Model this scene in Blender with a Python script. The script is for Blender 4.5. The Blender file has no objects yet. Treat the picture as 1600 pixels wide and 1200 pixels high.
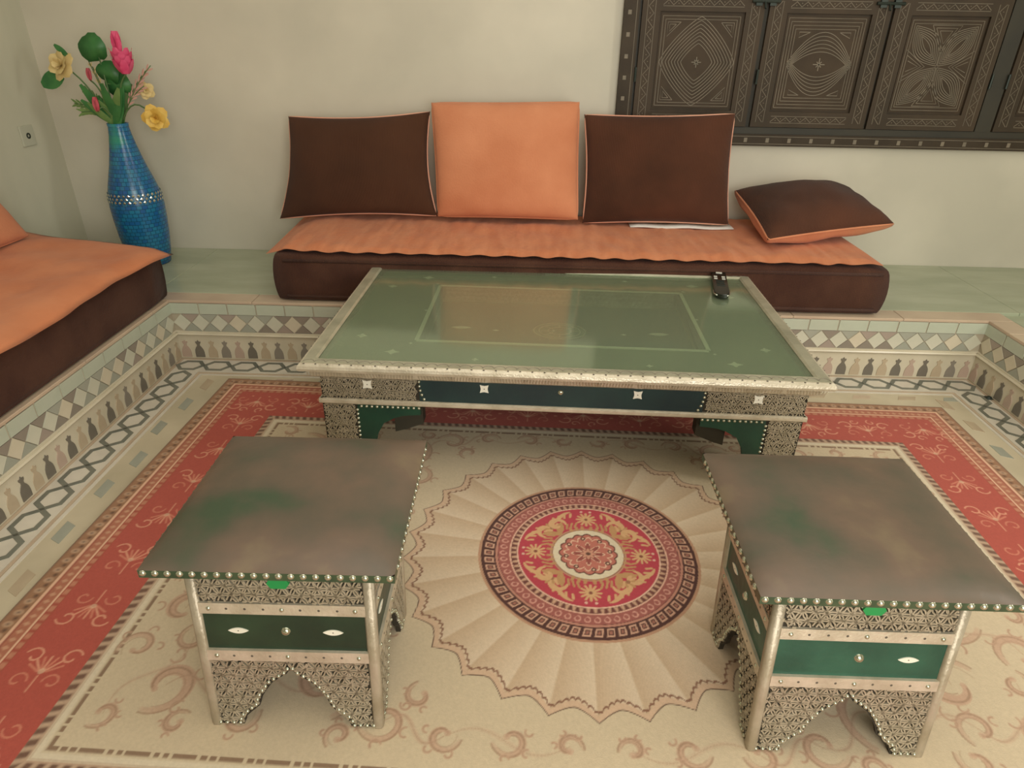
import bpy, math, random
import numpy as np
from mathutils import Vector, Matrix, noise
random.seed(7); np.random.seed(7)
PI = math.pi
S = bpy.context.scene
COL = S.collection

# ------------------------------------------------------------------ camera
cam_d = bpy.data.cameras.new('camera'); cam = bpy.data.objects.new('camera', cam_d); COL.objects.link(cam)
S.camera = cam
cam_d.sensor_fit = 'HORIZONTAL'; cam_d.sensor_width = 36.0
cam_d.lens = 1035.904 * 36.0 / 1600.0; cam_d.clip_start = 0.02
def cam_axes(pitch, yaw, roll):
    p, y, r = (math.radians(a) for a in (pitch, yaw, roll))
    f = Vector((math.sin(y)*math.cos(p), math.cos(y)*math.cos(p), -math.sin(p)))
    ri = Vector((math.cos(y), -math.sin(y), 0)); up = ri.cross(f)
    return f, ri*math.cos(r)+up*math.sin(r), -ri*math.sin(r)+up*math.cos(r)
F, RI, UP = cam_axes(27.94, -1.0955, 1.0552)
M = Matrix(((RI.x, UP.x, -F.x, 0), (RI.y, UP.y, -F.y, 0), (RI.z, UP.z, -F.z, 1.2), (0, 0, 0, 1)))
cam.matrix_world = M

# ------------------------------------------------------------------ world, lights, exposure
S.view_settings.view_transform = 'Standard'; S.view_settings.look = 'None'
S.view_settings.gamma = 1.0; S.view_settings.use_curve_mapping = False
S.view_settings.exposure = 0.08
W = bpy.data.worlds.new('world'); S.world = W; W.use_nodes = True
W.node_tree.nodes['Background'].inputs[0].default_value = (0.75, 0.8, 0.7, 1)
W.node_tree.nodes['Background'].inputs[1].default_value = 0.3
def area(name, loc, target, sx, sy, power, color):
    l = bpy.data.lights.new(name, 'AREA'); l.shape = 'RECTANGLE'; l.size = sx; l.size_y = sy
    l.energy = power; l.color = color
    o = bpy.data.objects.new(name, l); COL.objects.link(o); o.location = loc
    o.rotation_euler = (Vector(target)-Vector(loc)).to_track_quat('-Z', 'Y').to_euler(); return o
area('overhead_fill', (0.2, 1.0, 2.62), (0.2, 1.05, 0), 2.6, 2.4, 22, (1.0, 0.99, 0.94))  # soft fill added from above; no ceiling lamp is modelled
area('doorway_daylight', (0.7, -1.4, 1.15), (0.3, 2.2, 0.5), 1.7, 2.1, 76, (1.0, 0.98, 0.93))
area('side_window_daylight', (2.55, 1.0, 1.5), (-1.0, 1.6, 0.4), .45, 1.1, 16, (1.0, 0.98, 0.91))

# ------------------------------------------------------------------ helpers
def lin(h):
    h = h.lstrip('#'); c = [int(h[i:i+2], 16)/255 for i in (0, 2, 4)]
    return tuple((x/12.92 if x <= .04045 else ((x+.055)/1.055)**2.4) for x in c)
def mat(name, c1, c2=None, rough=.6, metal=0.0, nscale=6, bump=0.0, bscale=60, coat=0, sheen=0, wave=None, lo=.35, hi=.65, spec=.5, detail=4, stretch=(1, 1, 1)):
    m = bpy.data.materials.new(name); m.use_nodes = True
    nt = m.node_tree; N = nt.nodes; L = nt.links; b = N['Principled BSDF']
    b.inputs['Roughness'].default_value = rough; b.inputs['Metallic'].default_value = metal
    b.inputs['Coat Weight'].default_value = coat; b.inputs['Sheen Weight'].default_value = sheen
    b.inputs['Coat Roughness'].default_value = .15; b.inputs['Specular IOR Level'].default_value = spec
    tc = N.new('ShaderNodeTexCoord'); mp = N.new('ShaderNodeMapping'); mp.inputs['Scale'].default_value = stretch
    L.new(tc.outputs['Object'], mp.inputs[0])
    n = N.new('ShaderNodeTexNoise'); n.inputs['Scale'].default_value = nscale; n.inputs['Detail'].default_value = detail
    L.new(mp.outputs[0], n.inputs['Vector'])
    r = N.new('ShaderNodeValToRGB'); r.color_ramp.elements[0].position = lo; r.color_ramp.elements[1].position = hi
    r.color_ramp.elements[0].color = (*lin(c1), 1); r.color_ramp.elements[1].color = (*lin(c2 or c1), 1)
    L.new(n.outputs[0], r.inputs[0]); L.new(r.outputs[0], b.inputs['Base Color'])
    if bump:
        if wave:
            t = N.new('ShaderNodeTexWave'); t.bands_direction = wave; t.inputs['Scale'].default_value = bscale
            t.inputs['Distortion'].default_value = 1.5; t.inputs['Detail'].default_value = 2; t.inputs['Detail Scale'].default_value = 1.5
        else:
            t = N.new('ShaderNodeTexNoise'); t.inputs['Scale'].default_value = bscale; t.inputs['Detail'].default_value = 3
        L.new(tc.outputs['Object'], t.inputs['Vector'])
        bp = N.new('ShaderNodeBump'); bp.inputs['Strength'].default_value = bump; bp.inputs['Distance'].default_value = .004
        L.new(t.outputs[0], bp.inputs['Height']); L.new(bp.outputs[0], b.inputs['Normal'])
    return m
MT = {}
def A(k, *a, **kw): MT[k] = mat(k, *a, **kw)
A('plaster', 'c4bfad', 'd2ccb9', rough=.45, nscale=2.2, bump=.12, bscale=9, spec=.3)
A('plaster_left', 'bcbba6', 'cbc8b3', rough=.4, nscale=3, bump=.12, bscale=9, stretch=(1, 1, .3))
A('ceiling_paint', 'dcd8c8', 'e2decf', rough=.8)
A('marble', 'b9ad92', 'cfc2a6', rough=.22, nscale=3.5, detail=8)
A('marble_white', 'd0c8b8', 'dbd3c2', rough=.2, nscale=8, detail=8)
A('marble_green', '9fa78c', 'b1b69c', rough=.2, nscale=3, detail=8, stretch=(1, 3, 1))
A('marble_pink', 'bda78f', 'c9b59b', rough=.3, nscale=7)
A('grout', 'aaa08a', 'b4aa94', rough=.8)
A('tile_slab', 'b4bba6', 'c0c5b2', rough=.2, nscale=7)
A('tile_pale', 'c3c3ae', 'cdcab6', rough=.2, nscale=9)
A('tile_cream', 'c8bfa6', 'd2c8b0', rough=.22, nscale=9)
A('tile_grey', '9b9d8f', 'a6a797', rough=.25, nscale=9)
A('tile_mauve', '9c8f83', 'a8998b', rough=.25, nscale=9)
A('tile_dark', '877f73', '938a7c', rough=.25, nscale=9)
A('tile_tan', 'b3a086', 'bfae92', rough=.25, nscale=9)
A('tile_rose', 'b29c8a', 'bea796', rough=.25, nscale=9)
A('tile_charcoal', '6e675c', '7a7366', rough=.25, nscale=9)
A('inlay_grey', '6d6f64', '7b7c70', rough=.25, nscale=12)
A('orange', 'c67d57', 'd28b64', rough=.9, nscale=5, bump=.35, bscale=130, sheen=.1)
A('orange_quilt', 'c3754b', 'cf855b', rough=.9, nscale=9, bump=.8, bscale=45, sheen=.1, stretch=(3, .6, 1))
A('orange_quilt_left', 'c3754b', 'cf855b', rough=.9, nscale=5, bump=.7, bscale=22, sheen=.1)
A('brown', '432a1c', '523423', rough=.9, nscale=3, bump=.4, bscale=90, wave='X', sheen=.06, spec=.2)
A('brown_rust', '43291c', '5a3625', rough=.9, nscale=3, bump=.4, bscale=90, wave='X', sheen=.08, spec=.2)
A('brown_mattress', '442a20', '523629', rough=.9, nscale=8, bump=.4, bscale=70, wave='X', sheen=.05, spec=.2)
A('piping_pale', 'd89a80', 'e2a98e', rough=.8)
A('wood_carved', '3b3226', '463a2c', rough=.6, spec=.25, nscale=7, bump=.3, bscale=45, stretch=(1, 1, .4))
A('wood_frame', '372e22', '41372a', rough=.6, spec=.25, nscale=7, bump=.3, bscale=45)
A('wood_panel', '3b3022', '46392a', rough=.6, spec=.25, nscale=9)
A('wood_line', '6e6656', '7d7260', rough=.6, nscale=20)
A('wood_dark', '2c2a20', '353124', rough=.6)
A('iron', '26302a', '323a34', rough=.45, metal=.4)
A('metal_white', 'bfb59e', 'd6ccb6', rough=.32, metal=.35, nscale=25, bump=.25, bscale=160)
A('metal_post', 'a3977f', 'b5a993', rough=.38, metal=.3, nscale=20, bump=.3, bscale=120)
A('metal_fret', 'a19780', 'b8ad96', rough=.35, metal=.3, nscale=60)
A('metal_frame', 'a3a089', 'bab69e', rough=.3, metal=.3, nscale=14, bump=.3, bscale=110)
A('fret_back', '2a2519', '352f22', rough=.8)
A('stud_metal', 'b9bda8', 'd2d4c2', rough=.18, metal=.9)
A('leather_green', '12362a', '1a4432', rough=.4, nscale=10, bump=.2, bscale=50)
A('leather_navy', '1a2c30', '203a38', rough=.45, nscale=6, bump=.2, bscale=50)
A('leather_dark', '203326', '2c4430', rough=.35, nscale=8, bump=.2, bscale=50)
A('leather_teal', '1f4a3a', '2c5c48', rough=.35, nscale=10, bump=.2, bscale=50)
A('leather_edge', '2f4430', '46563c', rough=.3, nscale=22, bump=.2, bscale=60)
A('bone', 'e9e6d2', 'f2efdf', rough=.4)
A('bone_hole', '5a5246', rough=.8)
A('green_tab', '1e8c48', '23984f', rough=.4)
A('tabletop_green', '50644a', '667a5a', rough=.5, nscale=6, bump=.1, bscale=40)
A('tabletop_recess', '26443a', '34524a', rough=.5, nscale=6)
A('plastic_black', '14160f', '1c1e16', rough=.25)
A('button', 'd8d8cc', rough=.4)
A('chrome', 'd5d8cc', rough=.15, metal=.9)
A('petal_pink', 'd9406f', 'e8638a', rough=.6, nscale=30)
A('petal_yellow', 'd8b04c', 'e6c566', rough=.6, nscale=30)
A('petal_cream', 'd0b878', 'dcc78e', rough=.6, nscale=30)
A('petal_rose', 'b98a7c', 'c49a8a', rough=.6)
A('petal_red', 'b84a52', 'c8606a', rough=.6, nscale=30)
A('leaf_green', '2c6634', '3f7a3e', rough=.45, nscale=18)
A('leaf_light', '5a7c40', '6f8e50', rough=.45, nscale=18)
A('stem_green', '4a6a3a', '5c7a48', rough=.6)
A('stem_brown', '6a5a40', rough=.7)
A('plastic_white', 'b4b4a0', 'bcbca8', rough=.4)
A('cloth_white', 'd8d4cc', 'e2ded6', rough=.8)
def leather_top():
    m = bpy.data.materials.new('leather_worn'); m.use_nodes = True; N = m.node_tree.nodes; L = m.node_tree.links; b = N['Principled BSDF']
    b.inputs['Roughness'].default_value = .42; b.inputs['Specular IOR Level'].default_value = .6
    tc = N.new('ShaderNodeTexCoord'); oi = N.new('ShaderNodeObjectInfo'); ad = N.new('ShaderNodeVectorMath'); ad.operation = 'ADD'
    L.new(tc.outputs['Object'], ad.inputs[0]); L.new(oi.outputs['Location'], ad.inputs[1])
    n = N.new('ShaderNodeTexNoise'); n.inputs['Scale'].default_value = 5; n.inputs['Detail'].default_value = 5; L.new(ad.outputs[0], n.inputs['Vector'])
    r = N.new('ShaderNodeValToRGB'); e = r.color_ramp.elements
    e[0].position = .3; e[0].color = (*lin('3f4f3a'), 1); e[1].position = .72; e[1].color = (*lin('827358'), 1)
    x = e.new(.42); x.color = (*lin('5a5244'), 1); x = e.new(.56); x.color = (*lin('6b594a'), 1)
    L.new(n.outputs[0], r.inputs[0]); L.new(r.outputs[0], b.inputs['Base Color'])
    n2 = N.new('ShaderNodeTexNoise'); n2.inputs['Scale'].default_value = 40; L.new(tc.outputs['Object'], n2.inputs['Vector'])
    bp = N.new('ShaderNodeBump'); bp.inputs['Strength'].default_value = .15; bp.inputs['Distance'].default_value = .004
    L.new(n2.outputs[0], bp.inputs['Height']); L.new(bp.outputs[0], b.inputs['Normal']); MT['leather_worn'] = m
leather_top()
def vase_mat():
    m = bpy.data.materials.new('mosaic_blue'); m.use_nodes = True; N = m.node_tree.nodes; L = m.node_tree.links; b = N['Principled BSDF']
    b.inputs['Roughness'].default_value = .22
    tc = N.new('ShaderNodeTexCoord'); br = N.new('ShaderNodeTexBrick'); br.inputs['Scale'].default_value = 1
    sp = N.new('ShaderNodeSeparateXYZ'); L.new(tc.outputs['Object'], sp.inputs[0])
    at = N.new('ShaderNodeMath'); at.operation = 'ARCTAN2'; L.new(sp.outputs[1], at.inputs[0]); L.new(sp.outputs[0], at.inputs[1])
    ml = N.new('ShaderNodeMath'); ml.operation = 'MULTIPLY'; ml.inputs[1].default_value = .1; L.new(at.outputs[0], ml.inputs[0])
    cb = N.new('ShaderNodeCombineXYZ'); L.new(ml.outputs[0], cb.inputs[0]); L.new(sp.outputs[2], cb.inputs[1])
    L.new(cb.outputs[0], br.inputs['Vector']); br.inputs['Brick Width'].default_value = .020; br.inputs['Row Height'].default_value = .016
    br.inputs['Mortar Size'].default_value = .0012; br.inputs['Color1'].default_value = (*lin('1f5a96'), 1); br.inputs['Color2'].default_value = (*lin('267a9c'), 1)
    br.inputs['Mortar'].default_value = (*lin('164a66'), 1)
    n = N.new('ShaderNodeTexNoise'); n.inputs['Scale'].default_value = 9; L.new(tc.outputs['Object'], n.inputs['Vector'])
    r = N.new('ShaderNodeValToRGB'); r.color_ramp.elements[0].position = .5; r.color_ramp.elements[1].position = .65; L.new(n.outputs[0], r.inputs[0])
    gr = N.new('ShaderNodeMapRange'); gr.inputs[1].default_value = .38; gr.inputs[2].default_value = .5; L.new(sp.outputs[2], gr.inputs[0])
    mm = N.new('ShaderNodeMath'); mm.operation = 'MULTIPLY'; L.new(r.outputs[0], mm.inputs[0]); L.new(gr.outputs[0], mm.inputs[1])
    mx = N.new('ShaderNodeMix'); mx.data_type = 'RGBA'; L.new(mm.outputs[0], mx.inputs[0]); L.new(br.outputs[0], mx.inputs[6]); mx.inputs[7].default_value = (*lin('2f8a74'), 1)
    L.new(mx.outputs[2], b.inputs['Base Color'])
    bp = N.new('ShaderNodeBump'); bp.inputs['Strength'].default_value = .5; bp.inputs['Distance'].default_value = .002; bp.invert = True
    L.new(br.outputs['Fac'], bp.inputs['Height']); L.new(bp.outputs[0], b.inputs['Normal']); MT['mosaic_blue'] = m
vase_mat()
def glass_mat():
    m = bpy.data.materials.new('table_glass'); m.use_nodes = True; N = m.node_tree.nodes; L = m.node_tree.links
    for n in list(N): N.remove(n)
    o = N.new('ShaderNodeOutputMaterial'); t = N.new('ShaderNodeBsdfTransparent'); t.inputs[0].default_value = (.86, .93, .84, 1)
    d = N.new('ShaderNodeBsdfDiffuse'); d.inputs[0].default_value = (*lin('a3ad92'), 1)  # pale diffuse share puts the bright reflected haze into the glass colour
    g = N.new('ShaderNodeBsdfGlossy'); g.inputs['Roughness'].default_value = .10; g.inputs[0].default_value = (.93, 1, .9, 1)
    lw = N.new('ShaderNodeLayerWeight'); lw.inputs[0].default_value = .5; pw = N.new('ShaderNodeMath'); pw.operation = 'POWER'; pw.inputs[1].default_value = 3.5; L.new(lw.outputs['Facing'], pw.inputs[0])
    f = N.new('ShaderNodeMapRange'); f.inputs[3].default_value = .045; f.inputs[4].default_value = .75; L.new(pw.outputs[0], f.inputs[0])
    m1 = N.new('ShaderNodeMixShader'); m1.inputs[0].default_value = .30; L.new(t.outputs[0], m1.inputs[1]); L.new(d.outputs[0], m1.inputs[2])
    m2 = N.new('ShaderNodeMixShader'); L.new(f.outputs[0], m2.inputs[0]); L.new(m1.outputs[0], m2.inputs[1]); L.new(g.outputs[0], m2.inputs[2])
    L.new(m2.outputs[0], o.inputs[0]); MT['table_glass'] = m
glass_mat()

class MB:
    def __init__(s): s.v = []; s.f = []
    def add(s, vs, fs):
        b = len(s.v); s.v += [tuple(p) for p in vs]; s.f += [tuple(b+i for i in f) for f in fs]; return s
    def box(s, x0, x1, y0, y1, z0, z1, bv=0):
        if bv <= 0:
            return s.add([(x, y, z) for z in (z0, z1) for y in (y0, y1) for x in (x0, x1)],
                         [(0, 2, 3, 1), (4, 5, 7, 6), (0, 1, 5, 4), (2, 6, 7, 3), (0, 4, 6, 2), (1, 3, 7, 5)])
        b = bv   # chamfered top edge box
        v = [(x0, y0, z0), (x1, y0, z0), (x1, y1, z0), (x0, y1, z0)]
        v += [(x0, y0, z1-b), (x1, y0, z1-b), (x1, y1, z1-b), (x0, y1, z1-b)]
        v += [(x0+b, y0+b, z1), (x1-b, y0+b, z1), (x1-b, y1-b, z1), (x0+b, y1-b, z1)]
        f = [(3, 2, 1, 0), (8, 9, 10, 11)]
        for k in (0, 4):
            for i in range(4): j = (i+1) % 4; f.append((k+i, k+j, k+4+j, k+4+i))
        return s.add(v, f)
    def prism(s, poly, d0, d1, axis='z'):
        """poly of (a,b); axis z: (a,b,d); y: (a,d,b); x: (d,a,b)"""
        def P(a, b, d): return {'z': (a, b, d), 'y': (a, d, b), 'x': (d, a, b)}[axis]
        n = len(poly)
        from mathutils.geometry import tessellate_polygon
        tr = tessellate_polygon([[Vector((a, b, 0)) for a, b in poly]])
        v = [P(a, b, d0) for a, b in poly]+[P(a, b, d1) for a, b in poly]
        f = [tuple(t) for t in tr]+[tuple(n+i for i in reversed(t)) for t in tr]
        f += [(i, (i+1) % n, n+(i+1) % n, n+i) for i in range(n)]
        return s.add(v, f)
    def tube(s, pts, r, n=6, cap=True):
        pts = [Vector(p) for p in pts]; m = len(pts)
        rr = r if isinstance(r, (list, tuple)) else [r]*m
        vs = []; up = Vector((0, 0, 1))
        for i, p in enumerate(pts):
            t = (pts[min(i+1, m-1)]-pts[max(i-1, 0)]).normalized()
            a = t.cross(up)
            if a.length < .1: a = t.cross(Vector((1, 0, 0)))
            a.normalize(); b = t.cross(a)
            for k in range(n):
                q = 2*PI*k/n; vs.append(p+(a*math.cos(q)+b*math.sin(q))*rr[i])
        fs = [(i*n+k, i*n+(k+1) % n, (i+1)*n+(k+1) % n, (i+1)*n+k) for i in range(m-1) for k in range(n)]
        if cap: fs += [tuple(range(n-1, -1, -1)), tuple((m-1)*n+k for k in range(n))]
        return s.add(vs, fs)
    def ring(s, pts, r, n=6):
        pts = [Vector(p) for p in pts]; m = len(pts); vs = []
        c = sum(pts, Vector())/m; nn = (pts[0]-c).cross(pts[m//4]-c).normalized()
        for i, p in enumerate(pts):
            t = (pts[(i+1) % m]-pts[i-1]).normalized(); a = t.cross(nn).normalized(); b = nn
            for k in range(n):
                q = 2*PI*k/n; vs.append(p+(a*math.cos(q)+b*math.sin(q))*r)
        return s.add(vs, [(i*n+k, i*n+(k+1) % n, ((i+1) % m)*n+(k+1) % n, ((i+1) % m)*n+k) for i in range(m) for k in range(n)])
    def lathe(s, prof, n=32, c=(0, 0)):
        vs = []; m = len(prof)
        for r, z in prof:
            for k in range(n): q = 2*PI*k/n; vs.append((c[0]+r*math.cos(q), c[1]+r*math.sin(q), z))
        return s.add(vs, [(i*n+k, i*n+(k+1) % n, (i+1)*n+(k+1) % n, (i+1)*n+k) for i in range(m-1) for k in range(n)])
    def dome(s, c, r, h, axis='z', sgn=1, n=8):
        vs = []; c = Vector(c)
        def P(a, b, d): return c+{'z': Vector((a, b, d*sgn)), 'y': Vector((a, d*sgn, b)), 'x': Vector((d*sgn, a, b))}[axis]
        for rr, d in ((1, 0), (.8, .6), (.4, .92)):
            for k in range(n): q = 2*PI*k/n; vs.append(P(rr*r*math.cos(q), rr*r*math.sin(q), d*h))
        vs.append(P(0, 0, h))
        fs = [(i*n+k, i*n+(k+1) % n, (i+1)*n+(k+1) % n, (i+1)*n+k) for i in range(2) for k in range(n)]+[(2*n+k, 2*n+(k+1) % n, 3*n) for k in range(n)]
        return s.add(vs, fs)
    def ribbon(s, pts, w, d, h, axis='y'):
        """flat raised line in a plane; pts (a,b); axis y: plane XZ at y=d, raised to y=d-h ; z: plane XY at z=d raised to d+h; x: plane YZ at x=d raised to d-h (h may be <0)"""
        n = len(pts); L = []; R = []
        for i in range(n):
            a = Vector(pts[max(i-1, 0)]); b = Vector(pts[min(i+1, n-1)]); t = (b-a)
            if t.length < 1e-9: t = Vector((1, 0))
            t.normalize(); nn = Vector((-t.y, t.x))*w/2; p = Vector(pts[i]); L.append(p+nn); R.append(p-nn)
        def P(q, e): return {'y': (q.x, d-e, q.y), 'z': (q.x, q.y, d+e), 'x': (d-e, q.x, q.y)}[axis]
        vs = []
        for i in range(n): vs += [P(L[i], 0), P(L[i], h), P(R[i], h), P(R[i], 0)]
        fs = []
        for i in range(n-1):
            for k in range(3): fs.append((4*i+k, 4*i+k+1, 4*i+5+k, 4*i+4+k))
        return s.add(vs, fs)
    def mesh(s, name, m, smooth=False):
        me = bpy.data.meshes.new(name); me.from_pydata(s.v, [], s.f); me.validate()
        if m: me.materials.append(MT[m])
        import bmesh
        bm = bmesh.new(); bm.from_mesh(me); bmesh.ops.recalc_face_normals(bm, faces=bm.faces); bm.to_mesh(me); bm.free()
        if smooth: me.shade_smooth()
        me.update(); return me
    def build(s, name, m, parent=None, smooth=False, loc=(0, 0, 0), rz=0):
        return put(name, s.mesh(name, m, smooth), parent, loc, rz)
def put(name, me, parent=None, loc=(0, 0, 0), rz=0, rot=None):
    o = bpy.data.objects.new(name, me); COL.objects.link(o); o.location = loc
    o.rotation_euler = rot if rot else (0, 0, rz)
    if parent: o.parent = parent
    return o
def tag(o, label=None, cat=None, group=None, kind=None):
    if label: o['label'] = label
    if cat: o['category'] = cat
    if group: o['group'] = group
    if kind: o['kind'] = kind
    return o
def empty(name, loc=(0, 0, 0), rz=0):
    o = bpy.data.objects.new(name, None); COL.objects.link(o); o.location = loc; o.rotation_euler = (0, 0, rz); o.empty_display_size = .05; return o
def autosmooth(o, bev=0, seg=2, sub=0):
    if bev:
        b = o.modifiers.new('bevel', 'BEVEL'); b.width = bev; b.segments = seg; b.limit_method = 'ANGLE'
    if sub:
        b = o.modifiers.new('sub', 'SUBSURF'); b.levels = sub; b.render_levels = sub
    return o

# ------------------------------------------------------------------ room shell
XL, XR, YF, YB, ZC = -2.12, 2.75, -1.5, 3.097, 2.7
BL, BR, BY, H2, H1 = -1.397, 1.780, 2.408, .254, .109
floor = tag(MB().box(XL, XR, YF, YB, -.05, 0).build('floor', 'marble'), kind='structure')
tag(MB().box(XL-.1, XR+.1, YB, YB+.1, -.05, ZC).build('wall_back', 'plaster'), kind='structure')
tag(MB().box(XL-.1, XL, YF, YB, -.05, ZC).build('wall_left', 'plaster_left'), kind='structure')
tag(MB().box(XR, XR+.1, YF, YB, -.05, ZC).build('wall_right', 'plaster'), kind='structure')
tag(MB().box(XL-.1, XR+.1, YF-.1, YF, -.05, ZC).build('wall_front', 'plaster'), kind='structure')
tag(MB().box(XL-.1, XR+.1, YF-.1, YB+.1, ZC, ZC+.1).build('ceiling', 'ceiling_paint'), kind='structure')
# stepped platform: U-shaped raised floor
T = .02
pl = MB()
pl.prism([(XL, YF), (BL-T, YF), (BL-T, BY+T), (BR+T, BY+T), (BR+T, YF), (XR, YF), (XR, YB), (XL, YB)], 0, H2-.012)
platform = tag(pl.build('platform', 'marble_green'), kind='structure')
# platform paving: border slabs and inner slabs
def slab(x0, x1, y0, y1, m, name='slab'):
    MB().box(x0+.001, x1-.001, y0+.001, y1-.001, H2-.012, H2, .0015).build(name, m, platform)
x = BL-.09
while x < BR+.09-1e-6:
    x2 = min(x+.42, BR+.09); slab(x, x2, BY-.004, BY+.085, 'marble_pink', 'edge_slab'); x = x2
y = YF
while y < BY-.01:
    y2 = min(y+.42, BY-.004)
    slab(BL-.09, BL+.004, y, y2, 'marble_pink', 'edge_slab'); slab(BR-.004, BR+.09, y, y2, 'marble_pink', 'edge_slab'); y = y2
for i, (x0, x1) in enumerate(((XL, -1.49), (-1.49, -.6), (-.6, .35), (.35, 1.25), (1.25, 1.95), (1.95, XR))):
    slab(x0, x1, BY+.085, YB, 'marble_green')
for x0, x1 in ((XL, BL-.09), (BR+.09, XR)):
    for k in range(4): y0 = YF+k*.977; slab(x0, x1, y0, min(y0+.977, BY+.085), 'marble_green')

# risers ---------------------------------------------------------------
def me_diamond(m):
    return MB().prism([(0, -.035), (.034, 0), (0, .035), (-.034, 0)], -.004, 0, 'y').mesh('diamond_tile', m)
def me_tri(m, up):
    s = 1 if up else -1
    return MB().prism([(-.034, 0), (.034, 0), (0, s*.034)], -.003, 0, 'y').mesh('triangle_tile', m)
keyo = [(.0185, 0), (.0185, .022), (.0165, .033), (.0115, .043), (.006, .05), (.0055, .056), (.010, .062), (.0105, .068), (.004, .068), (0, .075)]
def me_key(m):
    return MB().prism(keyo+[(-a, b) for a, b in reversed(keyo[:-1])], -.004, 0, 'y').mesh('pawn_shaped_tile', m)
DIA = [me_diamond(m) for m in ('tile_pale', 'tile_pale', 'tile_cream')]
TRI = {(u, i): me_tri(m, u) for u in (0, 1) for i, m in enumerate(('tile_grey', 'tile_grey', 'tile_mauve', 'tile_dark'))}
KEYD = [me_key(m) for m in ('tile_charcoal', 'tile_dark', 'tile_charcoal')]
KEYL = [me_key(m) for m in ('tile_tan', 'tile_rose', 'tile_tan')]
SLABM = MB().prism([(-.054, 0), (.054, 0), (.054, .046), (-.054, .046)], -.003, 0, 'y').mesh('slab_tile', 'tile_slab')
def riser(name, L, loc, rz):
    b = MB().box(0, L, 0, T, 0, H2-.012); r = tag(b.build(name, 'grout', None, loc=loc, rz=rz), kind='structure')
    MB().prism([(0, H1-.001), (-.010, H1-.001), (-.014, H1+.004), (-.010, H1+.009), (-.006, H1+.009), (-.006, H1+.014), (0, H1+.016)], 0, L, 'x').build('ledge_molding', 'tile_cream', r)
    n = int(L/.0725); p = L/n
    for i in range(n):
        put('diamond_tile', random.choice(DIA), r, (p*(i+.5), 0, .161))
    for i in range(n+1):
        if i in (0, n): continue
        put('triangle_tile', TRI[(0, random.randrange(4))], r, (p*i, 0, .1965)); put('triangle_tile', TRI[(1, random.randrange(4))], r, (p*i, 0, .1255))
    n = int(L/.110); p = L/n
    for i in range(n): put('slab_tile', SLABM, r, (p*(i+.5), 0, .1985))
    n = int(L/.0535); p = L/n
    MB().box(0, L, -.0015, 0, .004, H1-.004).build('lower_band', 'tile_cream', r)
    for i in range(n):
        put('pawn_shaped_tile', random.choice(KEYD if i % 2 else KEYL), r, (p*(i+.5), 0, .010))
    return r
riser('trim_1', BR-BL, (BL, BY, 0), 0)
riser('trim_2', BY, (BL, 0, 0), PI/2)
riser('trim_3', BY, (BR, BY, 0), -PI/2)
# front stretch behind the camera keeps the platform closed
tag(MB().box(BL-T, BL, YF, 0, 0, H2-.012).build('trim_4', 'tile_pale'), kind='structure')
tag(MB().box(BR, BR+T, YF, 0, 0, H2-.012).build('trim_5', 'tile_pale'), kind='structure')

# floor inlays ---------------------------------------------------------
z1 = .0015
def strip(x0, x1, y0, y1, m, name='border_strip', h=z1): MB().box(x0, x1, y0, y1, 0, h).build(name, m, floor)
B0 = .012; B1 = .118   # white marble band, distances from riser
strip(BL+B0, BR-B0, BY-B1, BY-B0, 'marble_white'); strip(BL+B0, BL+B1, 0, BY-B1, 'marble_white'); strip(BR-B1, BR-B0, 0, BY-B1, 'marble_white')
def rect_ring(a, b, m):
    strip(BL+a, BR-a, BY-b, BY-a, m); strip(BL+a, BL+b, 0, BY-b, m); strip(BR-b, BR-a, 0, BY-b, m)
rect_ring(.120, .130, 'marble_pink'); rect_ring(.132, .143, 'marble_white'); rect_ring(.0, .010, 'marble_pink')
hx = lambda L, w, f: [(L, 0), (f, w), (-f, w), (-L, 0), (-f, -w), (f, -w)]
def me_hex():
    o = hx(.0605, .041, .030); i = hx(.0425, .0275, .022); m = MB()
    vs = [(a, b, 0) for a, b in o]+[(a, b, .003) for a, b in o]+[(a, b, .003) for a, b in i]+[(a, b, 0) for a, b in i]
    fs = []
    for k in range(6):
        j = (k+1) % 6
        for r in range(3): fs.append((r*6+k, r*6+j, r*6+6+j, r*6+6+k))
    return m.add(vs, fs).mesh('hexagon_inlay', 'inlay_grey')
HX = me_hex(); q = .064
n = int((BR-BL-2*q)/.107); p = (BR-BL-2*q)/n
for i in range(n+1): put('hexagon_inlay', HX, floor, (BL+q+p*i, BY-q, 0), 0)
for xx in (BL+q, BR-q):
    for i in range(1, 22): put('hexagon_inlay', HX, floor, (xx, BY-q-.107*i, 0), PI/2)
# dull floor tiles between inlay band and rug, with grey-green lozenges
def lozenge(cx, cy, w, l, rz, m):
    MB().prism([(-l, -w), (l*.6, -w), (l, w), (-l*.6, w)], 0, .0012).build('lozenge_tile', m, floor, loc=(cx, cy, 0), rz=rz)
for i in range(13):
    y = 2.2-.17*i+random.uniform(-.02, .02)
    lozenge(BL+.185+.018*random.uniform(-1, 1), y, .016, .045, PI/2, random.choice(('tile_grey', 'tile_tan', 'tile_grey')))
    lozenge(BR-.19+.018*random.uniform(-1, 1), y, .016, .04, -PI/2, random.choice(('tile_tan', 'tile_grey', 'marble_green')))
for i in range(17): lozenge(BL+.3+i*.17, BY-.175, .014, .04, 0, random.choice(('tile_grey', 'tile_tan', 'marble_pink', 'tile_rose')))
tag(MB().dome((0, 0, 0), .011, .008, n=12).box(-.013, .013, -.013, .013, 0, .001).build('drain_plug', 'iron', None, True, loc=(1.769, 2.249, .003)),
    'tiny dark round plug on the grey hexagon border at right', 'plug')

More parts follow.
